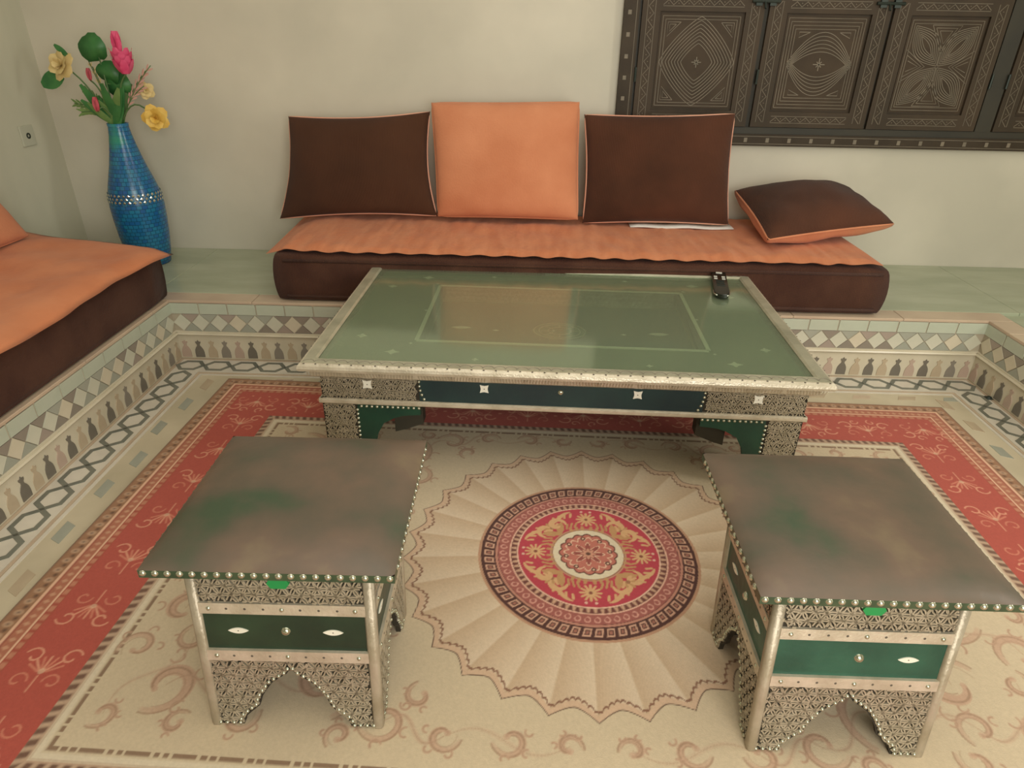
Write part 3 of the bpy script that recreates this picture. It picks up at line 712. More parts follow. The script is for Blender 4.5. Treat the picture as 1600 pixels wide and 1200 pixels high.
throw('quilted_throw', 0, 0, 0, 0, .455, .024, backfn, 'orange_quilt', 220, 26, (.16, 2.75, .44), 'long orange quilted throw spread on the back mattress',
      zfun=lambda X, Y: (-.030*min(1, max(0, (-.93-X)/.08))) + .003*math.sin(X*60)*max(0, 1-(Y-2.43)*6))
# left mattress
bm2 = empty('floor_mattress', (-1.76, 1.0, H2)); tag(bm2, 'brown seat mattress on the left ledge, cut off by the picture edge', 'mattress')
put('cover', soft_box(-2.09, -1.405, -.6, 2.44, H2, .440, bulge=.004, crn=.018, seed=5), bm2, (1.76, -1.0, -H2))
def leftfn(u, v):
    Y = -.6+(2.43+.06)*u*1.0+.6*u; Y = -.6+3.06*u
    Y = -.6+(3.02+.20*(1-v)**1.2)*u
    X0 = -2.10; X1 = -1.365+.008*math.sin(Y*5)+noise.noise(Vector((Y*6, 5, 0)))*.010+.035*max(0, (Y-2.1)/.35)
    Yc = Y
    return X0+(X1-X0)*v, Yc
throw('quilted_throw', 0, 0, 0, 0, .455, .026, leftfn, 'orange_quilt_left', 110, 30, (-1.76, 1.0, .44), 'wide orange quilted throw spread on the left mattress',
      zfun=lambda X, Y: (-.016*min(1, max(0, (X+1.42)/.06)))+.004*math.sin(math.hypot(X+1.75, Y-1.9)*26))

def pillow(name, P, thick, n, mf, mb_, mp, label, k=.05, belly=1.0, ex=.42, pr=.0045, origin=None, sag=0):
    """P: corners TL,TR,BR,BL in world; front side faces n"""
    P = [Vector(p) for p in P]; n = Vector(n).normalized(); c = sum(P, Vector())/4; org = Vector(origin) if origin else Vector((c.x, c.y, min(p.z for p in P)))
    G = 22
    def base(u, v):
        uu = u*(1-k*(1-v*v)); vv = v*(1-k*(1-u*u)); a, b = (uu+1)/2, (1-vv)/2
        top = P[0].lerp(P[1], a); bot = P[3].lerp(P[2], a); return top.lerp(bot, b)
    root = empty(name, org); tag(root, label, 'cushion')
    for nm, sg, mm in (('front_cover', 1, mf), ('back_cover', -1, mb_)):
        vs = []; 
        for j in range(G+1):
            for i in range(G+1):
                u = math.sin((i/G-.5)*PI); v = math.sin((j/G-.5)*PI)
                h = thick/2*(belly if sg < 0 else 1)*max(0, (1-u**2)*(1-v**2))**(ex if sg > 0 or belly == 1 else .28)
                if h > 0: h += noise.noise(Vector((u*2.2+c.x*7, v*2.2, sg)))*.010*min(1, h*30)
                vs.append(base(u, v)+n*sg*h-org)
        fs = [(j*(G+1)+i, j*(G+1)+i+1, (j+1)*(G+1)+i+1, (j+1)*(G+1)+i) for j in range(G) for i in range(G)]
        if sg < 0: fs = [tuple(reversed(f)) for f in fs]
        me = bpy.data.meshes.new(nm); me.from_pydata(vs, [], fs); me.materials.append(MT[mm]); me.shade_smooth(); put(nm, me, root)
    pts = []
    for k2 in range(4):
        for i in range(16):
            t = -1+2*i/16; u, v = ((t, 1), (1, -t), (-t, -1), (-1, t))[k2]; q = base(u, v)
            # round the corners
            w = abs(t)**8*.02; q = q.lerp(c, w); pts.append(q-org)
    MB().ring(pts, pr, 8).build('piping', mp, root, True)
    return root
Z0 = .468
pillow('cushion', [(-1.022, 2.975, .872), (-.420, 2.975, .902), (-.392, 2.875, .490), (-1.085, 2.875, .462)], .17, (0, -.975, .22), 'brown', 'orange', 'piping_pale', 'dark brown cushion at the left end of the back seat', k=.085)
pillow('cushion', [(-.412, 2.955, .938), (.200, 2.955, .952), (.216, 2.86, .492), (-.388, 2.86, .492)], .18, (0, -.975, .22), 'orange', 'orange', 'orange', 'plain orange cushion standing between two dark brown cushions', k=.02, ex=.4)
pillow('cushion', [(.222, 2.955, .905), (.842, 2.955, .920), (.862, 2.86, .484), (.236, 2.86, .478)], .17, (0, -.975, .22), 'brown_rust', 'orange', 'piping_pale', 'reddish brown cushion with pale piping standing right of the orange one', k=.05)
pillow('cushion', [(.905, 3.00, .600), (1.345, 3.01, .640), (1.494, 2.733, .535), (.922, 2.53, .512)], .17, (.08, -.30, .95), 'brown_rust', 'orange', 'orange', 'brown and orange cushion lying flat at the right end of the seat', k=.05, ex=.45, belly=1.0001)
pillow('cushion', [(-2.07, 1.60, .86), (-2.07, 2.44, .80), (-1.925, 2.48, .475), (-1.925, 1.60, .478)], .14, (.93, 0, .3), 'orange', 'orange', 'orange', 'orange cushion leaning on the left wall above the left throw', k=.03)
# white folded cloth peeking from under the rust-brown cushion
mb = MB()
vs = []; n = 14
for lay in (0, .006):
    for j in range(3):
        for i in range(n+1): t = i/n; vs.append((.44*t-.22, -.02+.045*j, lay*(.5+.5*math.sin(PI*t))+.002*math.sin(t*14)))
N = 3*(n+1); fs = []
for j in range(2):
    for i in range(n): a = j*(n+1)+i; fs += [(a, a+n+1, a+n+2, a+1), (N+a, N+a+1, N+a+n+2, N+a+n+1)]
bd = list(range(n+1))+[2*n+1]+list(range(3*n+2, 2*n+1, -1))+[n+1]
for a, b in zip(bd, bd[1:]+bd[:1]): fs.append((a, b, N+b, N+a))
me = bpy.data.meshes.new('folded_cloth'); me.from_pydata(vs, [], fs); me.materials.append(MT['cloth_white']); me.shade_smooth()
tag(put('folded_cloth', me, None, (.66, 2.855, .470)), 'thin white cloth peeking out under the reddish brown cushion', 'cloth')

# ------------------------------------------------------------------ fretwork generator
def fret(inside, x0, x1, z0, z1, a=.0205, w=.0024):
    """overlapping circles give six-petal rosettes; returns list of polylines clipped by inside(x,z)"""
    out = []; hh = a*math.sqrt(3)/2; r = a
    j = 0; z = z0-hh
    rows = int((z1-z0)/hh)+3; cols = int((x1-x0)/a)+3
    for j in range(rows):
        for i in range(cols):
            cx = x0-a+i*a+(a/2 if j % 2 else 0); cz = z0-hh+j*hh; cur = []
            for k in range(17):
                q = 2*PI*k/16+.13; p = (cx+r*math.cos(q)*(1+.10*math.sin(i*2.1+j)), cz+r*math.sin(q)*(1+.10*math.cos(i+j*1.7)))
                if inside(*p): cur.append(p)
                else:
                    if len(cur) > 1: out.append(cur)
                    cur = []
            if len(cur) > 1: out.append(cur)
    return out

# ------------------------------------------------------------------ stools
STUD = MB().dome((0, 0, 0), .0062, .0042, 'y', -1, 10).mesh('stud', 'stud_metal', True)
arch = [(.70, 0), (.66, .12), (.55, .22), (.46, .30), (.42, .42), (.35, .53), (.26, .65), (.15, .73), (.06, .79), (0, .87)]
def arch_h(t):
    """height fraction of arch opening at |x| fraction t (0 outside)"""
    t = abs(t)
    if t >= .70: return 0
    for (a, h), (b, g) in zip(arch, arch[1:]):
        if b <= t <= a: return h+(g-h)*(a-t)/(a-b+1e-9)
    return .87
def oval(mb, cx, cz, w, h, y, axis, sgn):
    P = []
    for i in range(17): t = -1+2*i/16; P.append((cx+w*t, cz+h*(1-t*t)))
    for i in range(1, 16): t = 1-2*i/16; P.append((cx+w*t, cz-h*(1-t*t)))
    mb.prism(P, y, y+sgn*.0015, axis)
def stool(loc, label, rz, leather, missing=False):
    root = empty('footstool', loc, rz); tag(root, label, 'stool', 'studded stools on the rug')
    W2, D2 = .166, .146; zt = .378; shear = lambda z: .042*z/zt
    def sh(mb):
        mb.v = [(x, y+shear(z), z) for x, y, z in mb.v]; return mb
    ZL, ZS1a, ZS1b, ZD1, ZS2a = .161, .267, .290, .267, .184
    # corner posts
    for sx in (-1, 1):
        for sy in (-1, 1):
            m = MB(); cx, cy = sx*(W2-.0105), sy*(D2-.0105); r = .0100; seg = []
            vs = []; 
            for z in (0, .002, zt-.001):
                for k in range(12): q = 2*PI*k/12; rr = r*(1 if z > 0 else .9); c, s_ = math.cos(q), math.sin(q); e = max(abs(c), abs(s_))**.9; vs.append((cx+rr*c/e, cy+rr*s_/e, z))
            m.add(vs, [(i*12+k, i*12+(k+1) % 12, (i+1)*12+(k+1) % 12, (i+1)*12+k) for i in range(2) for k in range(12)]+[tuple(range(11, -1, -1)), tuple(range(24, 36))])
            sh(m).build('post', 'metal_post', root, True)
    # four faces
    for face in range(4):
        half = (W2 if face in (0, 2) else D2)-.018; dep = (D2 if face in (0, 2) else W2)
        q = face*PI/2; c, s_ = math.cos(q), math.sin(q)
        def R(mb):      # face-local (x, y=-dep front) to stool-local
            mb.v = [(x*c-y*s_, x*s_+y*c, z) for x, y, z in mb.v]; return sh(mb)
        d = -dep
        # lower arched panel
        outer = [(-half, 0)]+[(-a*half, b*ZL) for a, b in arch]+[(a*half, b*ZL) for a, b in reversed(arch[:-1])]+[(half, 0), (half, ZL), (-half, ZL)]
        R(MB().prism(outer, d+.006, d+.016, 'y')).build('arched_panel', 'fret_back', root)
        R(MB().box(-half, half, d+.006, d+.016, .290, zt-.002)).build('upper_panel', 'fret_back', root)
        lines = fret(lambda x, z: abs(x) < half-.001 and .002 < z < ZL and z > arch_h(x/half)*ZL+.004, -half, half, 0, ZL)
        lines += fret(lambda x, z: abs(x) < half-.001 and .291 < z < zt-.003, -half, half, .29, zt)
        m = MB()
        for P in lines: m.ribbon(P, .0029, d+.006, .0035)
        tag(R(m).build('fretwork', 'metal_fret', root), kind='stuff')
        # leather drawer band
        lb = R(MB().box(-half, half, d+.007, d+.016, ZS2a, ZS1a)).build('leather_panel', leather, root)
        for a, b in ((ZL, ZS2a), (ZS1a, ZS1b)):
            st = R(MB().box(-half, half, d+.001, d+.012, a, b)).build('metal_strip', 'metal_white', root)
            m = MB()
            for i in range(9): x = -half+half*2*(i+.5)/9; m.dome((x, d+.001, (a+b)/2), .0026, .0006, 'y', -1, 6)
            tag(R(m).build('nail_holes', 'bone_hole', st), kind='stuff')
            m = MB()
            for x in (-half*.88, 0, half*.88): m.dome((x, d+.001, (a+b)/2), .0045, .003, 'y', -1, 8)
            tag(R(m).build('nails', 'stud_metal', st, True), kind='stuff')
        for sx in (-1, 1):
            if missing and face == 0 and sx < 0: continue
            m = MB(); oval(m, sx*half*.58, (ZS2a+ZS1a)/2, .0185, .006, d+.007, 'y', -1); ov = R(m).build('oval_inlay', 'bone', lb)
            m = MB().dome((sx*half*.58, d+.0055, (ZS2a+ZS1a)/2), .0014, .0004, 'y', -1, 6); R(m).build('inlay_pin', 'bone_hole', lb)
        R(MB().dome((0, d+.007, (ZS2a+ZS1a)/2), .009, .006, 'y', -1, 14)).build('round_stud', 'stud_metal', lb, True)
        # studs round the arch and along the feet
        m = MB(); pts = []
        path = [(-half, .006), (-.74*half, .006)]+[(-a*half*1.04-.003, b*ZL+.005) for a, b in arch]
        path = path+[(-a, b) for a, b in reversed(path)]
        acc = 0
        for (xa, za), (xb, zb) in zip(path, path[1:]):
            L = math.hypot(xb-xa, zb-za); t = 0
            while acc <= L: 
                f = acc/L if L else 0; m.dome((xa+(xb-xa)*f, d+.003, za+(zb-za)*f), .0040, .0034, 'y', -1, 7); acc += .0128
            acc -= L
        tag(R(m).build('arch_studs', 'stud_metal', root, True), kind='stuff')
        if face == 0: R(MB().prism([(-.013, .326), (.013, .326), (.020, .336), (.013, .348), (-.013, .348), (-.020, .336)], d-.001, d+.006, 'y')).build('green_tab', 'green_tab', root)
    # top slab + padded leather
    cx0, cy0, tw, td = 0, .062, .213, .206
    G = 14; vs = []
    for j in range(G+1):
        for i in range(G+1):
            u = math.sin((i/G-.5)*PI); v = math.sin((j/G-.5)*PI); h = .023*(max(0, (1-u**4)*(1-v**4)))**.7
            vs.append((cx0+u*tw*(1-.03*(1-v*v)*0), cy0+v*td, .394+h+noise.noise(Vector((u*2+loc[0]*5, v*2, 0)))*.002*(1 if h > .004 else 0)))
    m = MB(); m.add(vs, [(j*(G+1)+i, j*(G+1)+i+1, (j+1)*(G+1)+i+1, (j+1)*(G+1)+i) for j in range(G) for i in range(G)])
    m.build('leather_seat', 'leather_worn', root, True)
    m = MB().box(cx0-tw, cx0+tw, cy0-td, cy0+td, .378, .394); m.build('seat_edge', 'leather_edge', root)
    for (ax, n_, half_) in (('x', 21, tw), ('y', 20, td)):
        for sg in (-1, 1):
            for i in range(n_):
                t = -half_+.008+(2*half_-.016)*i/(n_-1)
                if ax == 'x': put('stud', STUD, root, (cx0+t, cy0+sg*td, .388), 0 if sg < 0 else PI)
                elif 0 < i < n_-1: put('stud', STUD, root, (cx0+sg*tw, cy0+t, .388), PI/2 if sg > 0 else -PI/2)
    return root
stool((-.418, .952, .0115), 'square metal-bound stool at left, its brown leather seat worn and dull', .012, 'leather_dark')
stool((.604, .936, .0115), 'square metal-bound stool at right, its leather seat mottled with green', .0, 'leather_teal', True)

# ------------------------------------------------------------------ low table
tb = empty('coffee_table', (.115, 2.02, .0115), -.0245); tag(tb, 'low rectangular table with glass top, white-metal rim and studded fretwork legs', 'table')
ZT = .3885
def frame_ring(name, prof, mat_, par):
    """prof: list of (inset, z) swept round the rectangle"""
    m = MB(); vs = []
    for ins, z in prof:
        x, y = .720-ins, .450-ins; vs += [(-x, -y, z), (x, -y, z), (x, y, z), (-x, y, z)]
    n = len(prof); fs = []
    for i in range(n):
        for k in range(4): fs.append((i*4+k, i*4+(k+1) % 4, ((i+1) % n)*4+(k+1) % 4, ((i+1) % n)*4+k))
    return m.add(vs, fs).build(name, mat_, par)
frame_ring('rim', [(.003, .366), (.0, .374), (.002, .382), (.008, ZT), (.012, ZT), (.030, .340), (.045, .330), (.060, .330), (.060, .352)], 'metal_white', tb)
frame_ring('flat_frame', [(.012, ZT-.010), (.012, ZT+.0005), (.040, ZT+.001), (.046, ZT-.004), (.046, ZT-.010)], 'metal_frame', tb)
MB().box(-.66, -.42, -.39, .39, .332, .376).box(.42, .66, -.39, .39, .332, .376).box(-.42, .42, -.39, -.235, .332, .376).box(-.42, .42, .235, .39, .332, .376).build('top_board', 'tabletop_green', tb)
MB().box(-.425, .425, -.24, .24, .312, .318).build('recess_floor', 'tabletop_recess', tb)
rw = MB().box(-.425, -.42, -.24, .24, .318, .376).box(.42, .425, -.24, .24, .318, .376).box(-.42, .42, -.24, -.235, .318, .376).box(-.42, .42, .235, .24, .318, .376)
rw.build('recess_wall', 'metal_frame', tb)
m = MB()
for P in ([(-.412, -.226), (.412, -.226)], [(-.412, .226), (.412, .226)], [(-.412, -.226), (-.412, .226)], [(.412, -.226), (.412, .226)]): m.ribbon(P, .010, .376, .002, 'z') if False else m.ribbon([(a*1.042, b*1.07) for a, b in P], .012, .376, .0022, 'z')
m.build('recess_border', 'bone', tb)
m = MB()
for P in fret(lambda x, z: abs(x) < .41 and .322 < z < .374, -.41, .41, .32, .376, a=.02): m.ribbon(P, .0018, .235, .0015)
tag(m.build('recess_engraving', 'metal_white', tb), kind='stuff')
m = MB(); m.prism([(.09*math.cos(2*PI*i/32), .07*math.sin(2*PI*i/32)) for i in range(32)], .318, .3195); m.build('centre_medallion', 'tabletop_green', tb)
m = MB()
for s_ in (1, .8, .45): m.ribbon([(.085*s_*math.cos(2*PI*i/32), .065*s_*math.sin(2*PI*i/32)) for i in range(33)], .003, .3195, .001, 'z')
for k in range(8): q = k*PI/4; m.ribbon([(.03*math.cos(q), .022*math.sin(q)), (.07*math.cos(q), .052*math.sin(q))], .003, .3195, .001, 'z')
tag(m.build('medallion_lines', 'metal_white', tb), kind='stuff')
def diamond(cx, cy, w, h, z, name='diamond_inlay', rz=0, curve=.35):
    P = []
    for k in range(4):
        a = (((w, 0), (0, h)), ((0, h), (-w, 0)), ((-w, 0), (0, -h)), ((0, -h), (w, 0)))[k]
        for i in range(4):
            t = i/4; x = a[0][0]*(1-t)+a[1][0]*t; y = a[0][1]*(1-t)+a[1][1]*t; f = 1-curve*math.sin(PI*t)*.8; P.append((cx+x*f, cy+y*f))
    return MB().prism(P, z, z+.0012).build(name, 'bone', tb)
for sx in (-1, 1):
    for sy in (-1, 1):
        diamond(sx*.598, sy*.220, .016, .016, .376, curve=.25); diamond(sx*.485, sy*.325, .022, .018, .376); 
        diamond(sx*.442, sy*.262, .006, .006, .376)
    for sy in (-1, 1): diamond(sx*.243, sy*.355, .010, .010, .376)
    diamond(sx*.44, .0, .006, .006, .376)
    m = MB(); oval(m, sx*.325, 0, .033, .010, .3195, 'z', 1); m.build('oval_inlay', 'bone', tb); diamond(sx*.21, -.01, .010, .007, .318)
diamond(-.02, .0, .006, .006, .3195)
# engraved scallops on the front flat frame and nails on the rim
m = MB()
for i in range(46):
    cx = -.69+i*.0307
    for yy, sg in ((-.424, 1), (.424, -1)): m.ribbon([(cx+.015*math.cos(PI*k/6), yy-sg*.008+sg*.013*math.sin(PI*k/6)) for k in range(7)], .0013, ZT+.001, .0006, 'z')
tag(m.build('scallop_engraving', 'tile_dark', tb), kind='stuff')
m = MB()
for i in range(44): m.dome((-.70+i*.0326, -.4425, ZT-.0005), .0031, .0012, 'z', 1, 6)
for i in range(27):
    for sx in (-1, 1): m.dome((sx*.7145, -.43+i*.0331, ZT-.0015), .0024, .0010, 'z', 1, 6)
tag(m.build('rim_nails', 'bone_hole', tb), kind='stuff')
# diagonal hatch on the sloping under-rim
m = MB()
for i in range(170):
    x = -.695+i*.0083; dx = .006*(1 if (i//12) % 2 else -1)
    m.add([(x, -.4375-.0005, .3835), (x+.0022, -.4375-.0005, .3835), (x+.0022+dx, -.4225, .3425), (x+dx, -.4225, .3425)], [(0, 1, 2, 3)])
    # faces sit just proud of the slope
for i, v in enumerate(m.v): m.v[i] = (v[0], -.720*0+v[1]-.0035, v[2])
tag(m.build('rim_hatching', 'metal_post', tb), kind='stuff')
gl = MB().box(-.672, .672, -.402, .402, .3785, .3835).build('glass_pane', 'table_glass', tb)
gl['label'] = 'clear greenish glass pane over the tabletop'
# aprons and legs: each face
def table_face(q, half, dep, lo, hi_):
    c, s_ = math.cos(q), math.sin(q)
    def R(mb): mb.v = [(x*c-y*s_, x*s_+y*c, z) for x, y, z in mb.v]; return mb
    d = -dep; LF = lo   # half width of leather
    LG = half-.102
    R(MB().box(-half+.002, half-.002, d+.004, d+.020, .243, .345)).build('apron', 'fret_back', tb)
    m = MB()
    for P in fret(lambda x, z: LF+.006 < abs(x) < half-.002 and .250 < z < .334, -half, half, .245, .34): m.ribbon(P, .0028, d+.004, .003)
    for P in fret(lambda x, z: LG+.006 < abs(x) < half-.002 and .004 < z < .236, -half, half, 0, .24): m.ribbon(P, .0028, d+.004, .003)
    tag(R(m).build('fretwork', 'metal_fret', tb), kind='stuff')
    band = R(MB().box(-LF, LF, d+.001, d+.004, .248, .335)).build('leather_band', 'leather_navy', tb)
    R(MB().prism([(d-.004, .236), (d-.007, .240), (d-.007, .248), (d-.002, .252), (d+.004, .252), (d+.004, .236)], -half-.006, half+.006, 'x')).build('moulding', 'metal_white', tb)
    for sx in (-1, 1):
        # leg board
        x0, x1 = sorted((sx*LG, sx*half)); R(MB().box(x0, x1, d+.004, d+.018, 0, .243)).build('leg', 'fret_back', tb)
        # scalloped leather bracket
        P = [(LF+.0, .240), (LF+.0, .205), (LF+.05, .200), (LF+.075, .192), (LF+.110, .172), (LF+.130, .135), (LF+.142, .085), (LF+.150, .03), (LF+.155, .0), (LG, 0), (LG, .240)]
        P = [(min(a, LG-.002) if i < 9 else a, b) for i, (a, b) in enumerate(P)]
        R(MB().prism([(sx*a, b) for a, b in P], d+.002, d+.014, 'y')).build('bracket', 'leather_green', tb)
        R(MB().prism([(sx*(LF+.002), .205), (sx*(LF+.002), .150), (sx*(LF+.055), .128), (sx*(LF+.088), .118), (sx*(LF+.088), .19), (sx*(LF+.055), .21)], d+.045, d+.085, 'y')).build('hanging_block', 'wood_dark', tb)
        m = MB()
        for i in range(12): m.dome((sx*(LF+.004+i*.0152), d+.002, .2275), .0048, .0042, 'y', -1, 8)
        for i in range(14): m.dome((sx*(LG+.001), d+.002, .215-i*.0145), .0048, .0042, 'y', -1, 8)
        for i in range(6): m.dome((sx*(LF-(.008*(i/5)**3*1.6)), d+.001, .328-i*.0138), .0048, .0042, 'y', -1, 8)
        tag(R(m).build('bracket_studs', 'stud_metal', tb, True), kind='stuff')
        if half > .6:
            for xx, w in ((sx*.548, .0135), (sx*.215, .0125)):
                mm = MB(); cz = .300; Pq = []
                for k in range(4):
                    cc = [(-w, -w), (w, -w), (w, w), (-w, w)]; a, b = cc[k], cc[(k+1) % 4]
                    for i in range(4):
                        t = i/4; X, Z = a[0]*(1-t)+b[0]*t, a[1]*(1-t)+b[1]*t; f = 1-.22*math.sin(PI*t); Pq.append((xx+X*f, cz+Z*f))
                sqi = R(mm.prism(Pq, d-.0012, d+.001, 'y')).build('square_inlay', 'bone', tb)
                R(MB().dome((xx, d-.0012, cz), .0018, .0005, 'y', -1, 6)).build('inlay_pin', 'bone_hole', sqi)
    if half > .6: R(MB().dome((0, d+.001, .298), .0085, .006, 'y', -1, 14)).build('round_stud', 'stud_metal', tb, True)
table_face(0, .685, .385, .400, 0); table_face(PI, .685, .385, .400, 0)
table_face(PI/2, .383, .685, .14, 0); table_face(-PI/2, .383, .685, .14, 0)

# remote control -------------------------------------------------------
rc = empty('remote_control', (.690, 2.300, ZT+.0125), -.0245+.20)
tag(rc, 'slim black remote control at the far right corner of the glass tabletop', 'remote')
L, w = .135, .026
P = [(-w, L), (w, L), (w, -L+.03)]+[(w*math.cos(a), -L+.03-.03*math.sin(a)) for a in [PI*k/10 for k in range(1, 10)]]+[(-w, -L+.03)]
o = MB().prism(P, 0, .014).build('case', 'plastic_black', rc); autosmooth(o, .003)
for sx in (-1, 1):
    pts = [(sx*(w+.001), -L+.06-.008*i, .008) for i in range(4)]+[(sx*w*math.cos(a), -L+.03-.031*math.sin(a), .008) for a in (.15, .4, .65, .9)]
    MB().tube(pts, .0026, 6).build('chrome_trim', 'chrome', rc, True)
MB().box(-.010, .012, .098, .112, .014, .0155).build('button', 'button', rc)
for yy in (.035, .058):
    for sx in (-1, 1): MB().box(sx*.014-.006, sx*.014+.006, yy-.005, yy+.005, .014, .0155).build('button', 'button', rc)
for yy in (.012, -.012, -.036): MB().box(-.014, .014, yy-.007, yy+.007, .014, .0155).build('button', 'iron', rc)
rc.location = (.702, 2.311, ZT+.0127); rc.rotation_euler = (0, 0, -.185)

# ------------------------------------------------------------------ vase and flowers
VX, VY = -1.700, 2.87
vz = empty('vase', (VX, VY, H2)); tag(vz, 'tall blue mosaic vase with a mirror band in the left corner', 'vase')
prof = [(.0, 0), (.078, 0), (.083, .004), (.093, .06), (.101, .13), (.106, .20), (.1075, .26), (.104, .305), (.094, .345), (.082, .385), (.070, .425), (.060, .465), (.051, .505), (.043, .545), (.039, .575), (.041, .590), (.0365, .590), (.034, .575), (.034, .50), (.03, .48), (0, .48)]
MB().lathe(prof, 40).build('body', 'mosaic_blue', vz, True)
m = MB()
for r_, z_ in ((.1072, .285), (.1060, .2985), (.1030, .312)):
    for k in range(34):
        q = 2*PI*(k+(.5 if z_ == .2985 else 0))/34; c, s_ = math.cos(q), math.sin(q); e = .0072; ro = r_+.0012
        ax = Vector((-s_, c, 0)); up = Vector((0, 0, 1)); P = Vector((c*ro, s_*ro, z_)); nrm = Vector((c, s_, .08))*.002
        Q = [P-ax*e*(1.0), P-up*e, P+ax*e*(1.0), P+up*e]; m.add(Q+[P+nrm], [(0, 1, 4), (1, 2, 4), (2, 3, 4), (3, 0, 4)])
tag(m.build('mirror_band', 'chrome', vz), kind='stuff')
# petal helper
def petal(m, base, d, side, L, w, cup=.3, n=4):
    base, d, side = Vector(base), Vector(d).normalized(), Vector(side); side = (side-side.dot(d)*d).normalized(); nn = d.cross(side); vs = []
    for i in range(n+1):
        t = i/n; ww = w*math.sin(PI*(.12+.80*t))**.8
        for j in (-1, -.5, .5, 1): vs.append(base+d*L*t+side*ww*j+nn*(cup*L*t*t-cup*.5*w*(1-j*j)))
    m.add(vs, [(i*4+j, i*4+j+1, i*4+5+j, i*4+4+j) for i in range(n) for j in range(3)])
MOUTH = Vector((VX, VY, H2+.578))
def stem_pts(head, bend=.3):
    head = Vector(head); base = Vector((VX+(head.x-VX)*.06, VY+(head.y-VY)*.06, H2+.485)); mid = Vector((VX+(head.x-VX)*.10, VY+(head.y-VY)*.10, H2+.59))
    out = [base, mid]
    for i in range(1, 9):
        t = i/8; p = mid.lerp(head, t); p.z += bend*.12*math.sin(PI*t); out.append(p)
    return out
def flower(name, head, label, mat_, kind, cat='flower', size=.04, leaf_m=None, facing=(0, -1, .3), bend=.3, leaves=()):
    org = MOUTH; root = empty(name, org); tag(root, label, cat)
    sp = [p-org for p in stem_pts(head, bend)]
    MB().tube(sp, [.003]*len(sp), 6).build('stem', 'stem_green', root, True)
    h = Vector(head)-org; f = Vector(facing).normalized(); a = f.cross(Vector((0, 0, 1))).normalized(); b = a.cross(f)
    m = MB()
    if kind == 'rose':
        for ring, (n, tilt, L) in enumerate(((5, .25, 1.0), (5, .75, .85), (4, 1.3, .6))):
            for k in range(n):
                q = 2*PI*k/n+ring*.6; r_ = a*math.cos(q)+b*math.sin(q); petal(m, h+r_*.002, r_*math.cos(tilt)+f*math.sin(tilt), r_.cross(f), size*L, size*.55*L, .25)
    elif kind == 'torch':
        for ring in range(4):
            for k in range(6):
                q = 2*PI*k/6+ring*.5; r_ = Vector((math.cos(q), math.sin(q), 0)); petal(m, h+Vector((0, 0, ring*size*.20))+r_*.012, Vector((r_.x*.75, r_.y*.75, 1)), r_.cross(Vector((0, 0, 1))), size*.9, size*.24, -.15)
    elif kind == 'bud':
        for k in range(5):
            q = 2*PI*k/5; r_ = Vector((math.cos(q), math.sin(q), 0)); petal(m, h, Vector((r_.x*.18, r_.y*.18, 1)), r_.cross(Vector((0, 0, 1))), size, size*.22, -.05)
    if kind in ('rose', 'torch', 'bud'):
        o = m.build('blossom', mat_, root, True)
    for (lp, ld, L, w) in leaves:
        m = MB(); lp = Vector(lp)-org; ld = Vector(ld)
        petal(m, lp, ld, ld.cross(Vector((0, -1, .2))), L, w, .08, 6); m.build('leaf', leaf_m or 'leaf_green', root, True)
        near = min(sp, key=lambda p: (p-lp).length); MB().tube([near, (near+lp)/2, lp+ld.normalized()*.01], .0015, 5).build('leaf_stalk', 'stem_green', root)
    return root
Y0 = 2.88
flower('rose', (-1.872, Y0, 1.055), 'cream yellow rose at the far left of the vase', 'petal_cream', 'rose', size=.058, facing=(-.3, -1, .4), leaves=[((-1.875, Y0-.01, 1.02), (-.9, -.1, -.35), .10, .034), ((-1.84, Y0, 1.09), (-.7, 0, .6), .06, .012)])
flower('rose', (-1.530, Y0-.02, .868), 'yellow rose drooping right of the vase neck', 'petal_yellow', 'rose', size=.050, facing=(.3, -1, -.1), bend=.5)
flower('torch_flower', (-1.605, Y0-.03, 1.030), 'large bright pink torch flower above the vase', 'petal_pink', 'torch', size=.066)
flower('torch_flower', (-1.648, Y0+.03, 1.095), 'tall narrow pink bud, highest of the bouquet', 'petal_pink', 'bud', size=.085)
flower('rosebud', (-1.785, Y0+.02, 1.000), 'small red-pink bud beside the cream rose', 'petal_red', 'bud', size=.046, facing=(-.5, -1, .5))
flower('rosebud', (-1.745, Y0-.05, .890), 'dull red bud low on the left of the bouquet', 'petal_red', 'bud', size=.055)
flower('blossom_sprig', (-1.578, Y0+.04, .965), 'pale peach blossom sprig right of the pink flower', 'petal_cream', 'rose', size=.032, facing=(.6, -1, .2))
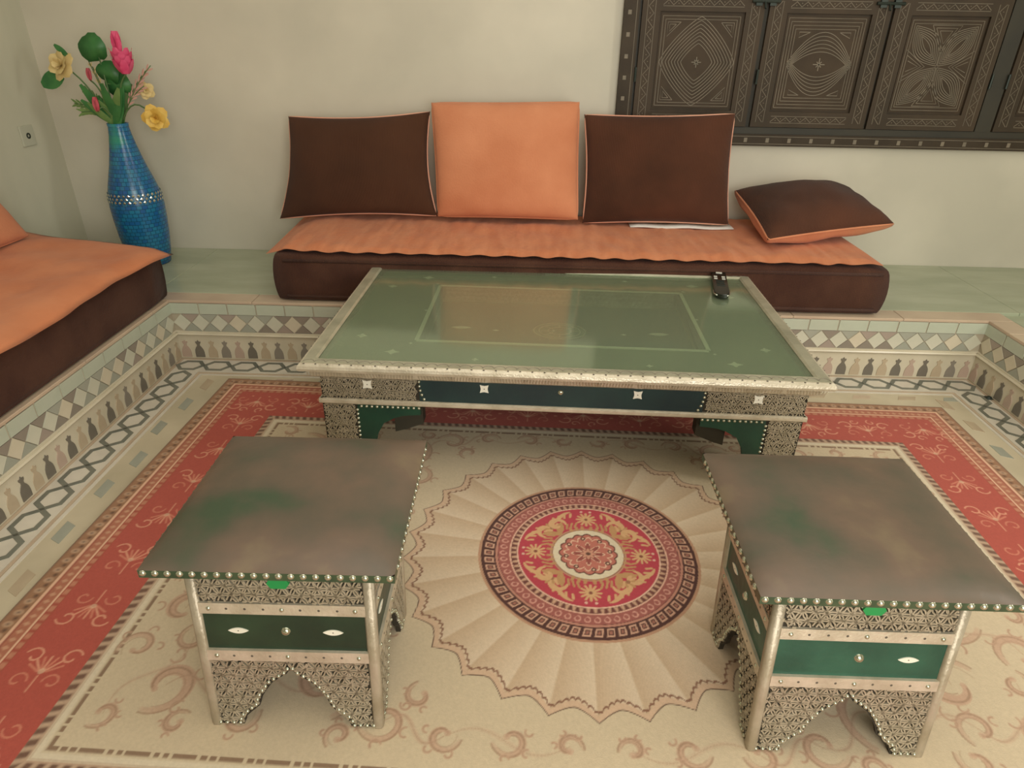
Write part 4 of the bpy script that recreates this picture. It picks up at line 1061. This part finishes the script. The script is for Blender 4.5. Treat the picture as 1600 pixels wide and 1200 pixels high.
def leafy(label, discs, extra=(), head=(-1.715, 2.88, 1.09)):
    root = empty('leaf_branch', MOUTH); tag(root, label, 'leaf'); sp = [p-MOUTH for p in stem_pts(head, .2)]
    MB().tube(sp, .0028, 6).build('stem', 'stem_green', root, True)
    for cx, cy, cz, r_, ang in discs:
        m = MB(); c = Vector((cx, cy, cz))-MOUTH; vs = [c+Vector((0, -.006, 0))]; n = 24
        for k in range(n):
            q = 2*PI*k/n; rr = r_*(1-.22*max(0, math.cos(q-ang))**6+.03*math.sin(5*q)+.03*math.sin(11*q)); vs.append(c+Vector((rr*math.cos(q), .012*math.cos(2*(q-ang)), rr*math.sin(q))))
        vs2 = [v+Vector((0, .0025, 0)) for v in vs]; fs = [(0, k+1, (k+1) % n+1) for k in range(n)]+[(n+1, n+2+(k+1) % n, n+2+k) for k in range(n)]+[(k+1, n+2+k, n+2+(k+1) % n, (k+1) % n+1) for k in range(n)]
        m.add(vs+vs2, fs).build('leaf', 'leaf_green', root, True)
        near = min(sp, key=lambda p: (p-c).length); MB().tube([near, (near+c)/2+Vector((0, .005, 0)), c+Vector((0, .004, 0))], .0016, 5).build('leaf_stalk', 'stem_green', root)
    for a, b, mm in extra:
        m = MB(); ld = Vector(b); petal(m, Vector(a)-MOUTH, ld, ld.cross(Vector((0, -1, .1))), ld.length, ld.length*.11, .1, 6); m.build('leaf', mm, root, True)
leafy('round dark green leaves at the top of the bouquet', [(-1.722, Y0-.01, 1.118, .055, 5.0), (-1.690, Y0, 1.030, .045, 4.4), (-1.665, Y0+.01, .985, .052, 4.8)])
rnd = random.Random(5)
leafy('cluster of narrow green leaves filling the vase mouth', [],
      [((-1.70+rnd.uniform(-.022, .022), VY+rnd.uniform(-.02, .02), .835), (rnd.uniform(-.10, .085), rnd.uniform(-.05, .03), rnd.uniform(.08, .16)), rnd.choice(('leaf_green', 'leaf_green', 'leaf_light', 'stem_green'))) for i in range(26)], head=(-1.69, Y0, .95))
def spray(label, tips, mat_='stem_brown', L=.035):
    root = empty('grass_spray', MOUTH); tag(root, label, 'foliage')
    for t in tips:
        sp = [p-MOUTH for p in stem_pts(t, .15)]; MB().tube(sp, .0018, 5).build('stem', 'stem_green', root, True)
        m = MB()
        for i in range(4, len(sp)-1):
            for sg in (-1, 1):
                d = (sp[i+1]-sp[i]).normalized(); sd = Vector((-d.z, 0, d.x))*sg; petal(m, sp[i], d+sd*.45, Vector((0, 1, 0)).cross(d), L, L*.13, .1, 3)
        m.build('leaf', mat_, root, True)
spray('arching leafy sprays reaching left from the vase mouth', [(-1.865, Y0, .915), (-1.825, Y0-.03, .885), (-1.80, Y0, .96)], 'leaf_light')
spray('thin pinkish grass spray reaching right from the vase', [(-1.515, Y0, 1.06), (-1.55, Y0+.02, 1.04), (-1.56, Y0, .985)], 'petal_rose', .028)
spray('whitish twig spray rising behind the cream rose', [(-1.80, Y0+.05, 1.10), (-1.775, Y0+.04, 1.05)], 'petal_cream', .02)

# wall socket on the left wall
so = empty('wall_socket', (XL, 2.90, .782)); tag(so, 'small pale power socket on the left wall', 'socket')
MB().box(0, .008, -.04, .04, -.04, .04).build('cover_plate', 'plastic_white', so); autosmooth(so.children[0], .002)
MB().lathe([(.006, 0), (.012, 0), (.012, .002), (.006, .002)], 12).build('socket_hole', 'iron', so).rotation_euler = (0, PI/2, 0)
so.children[1].location = (.008, 0, 0)
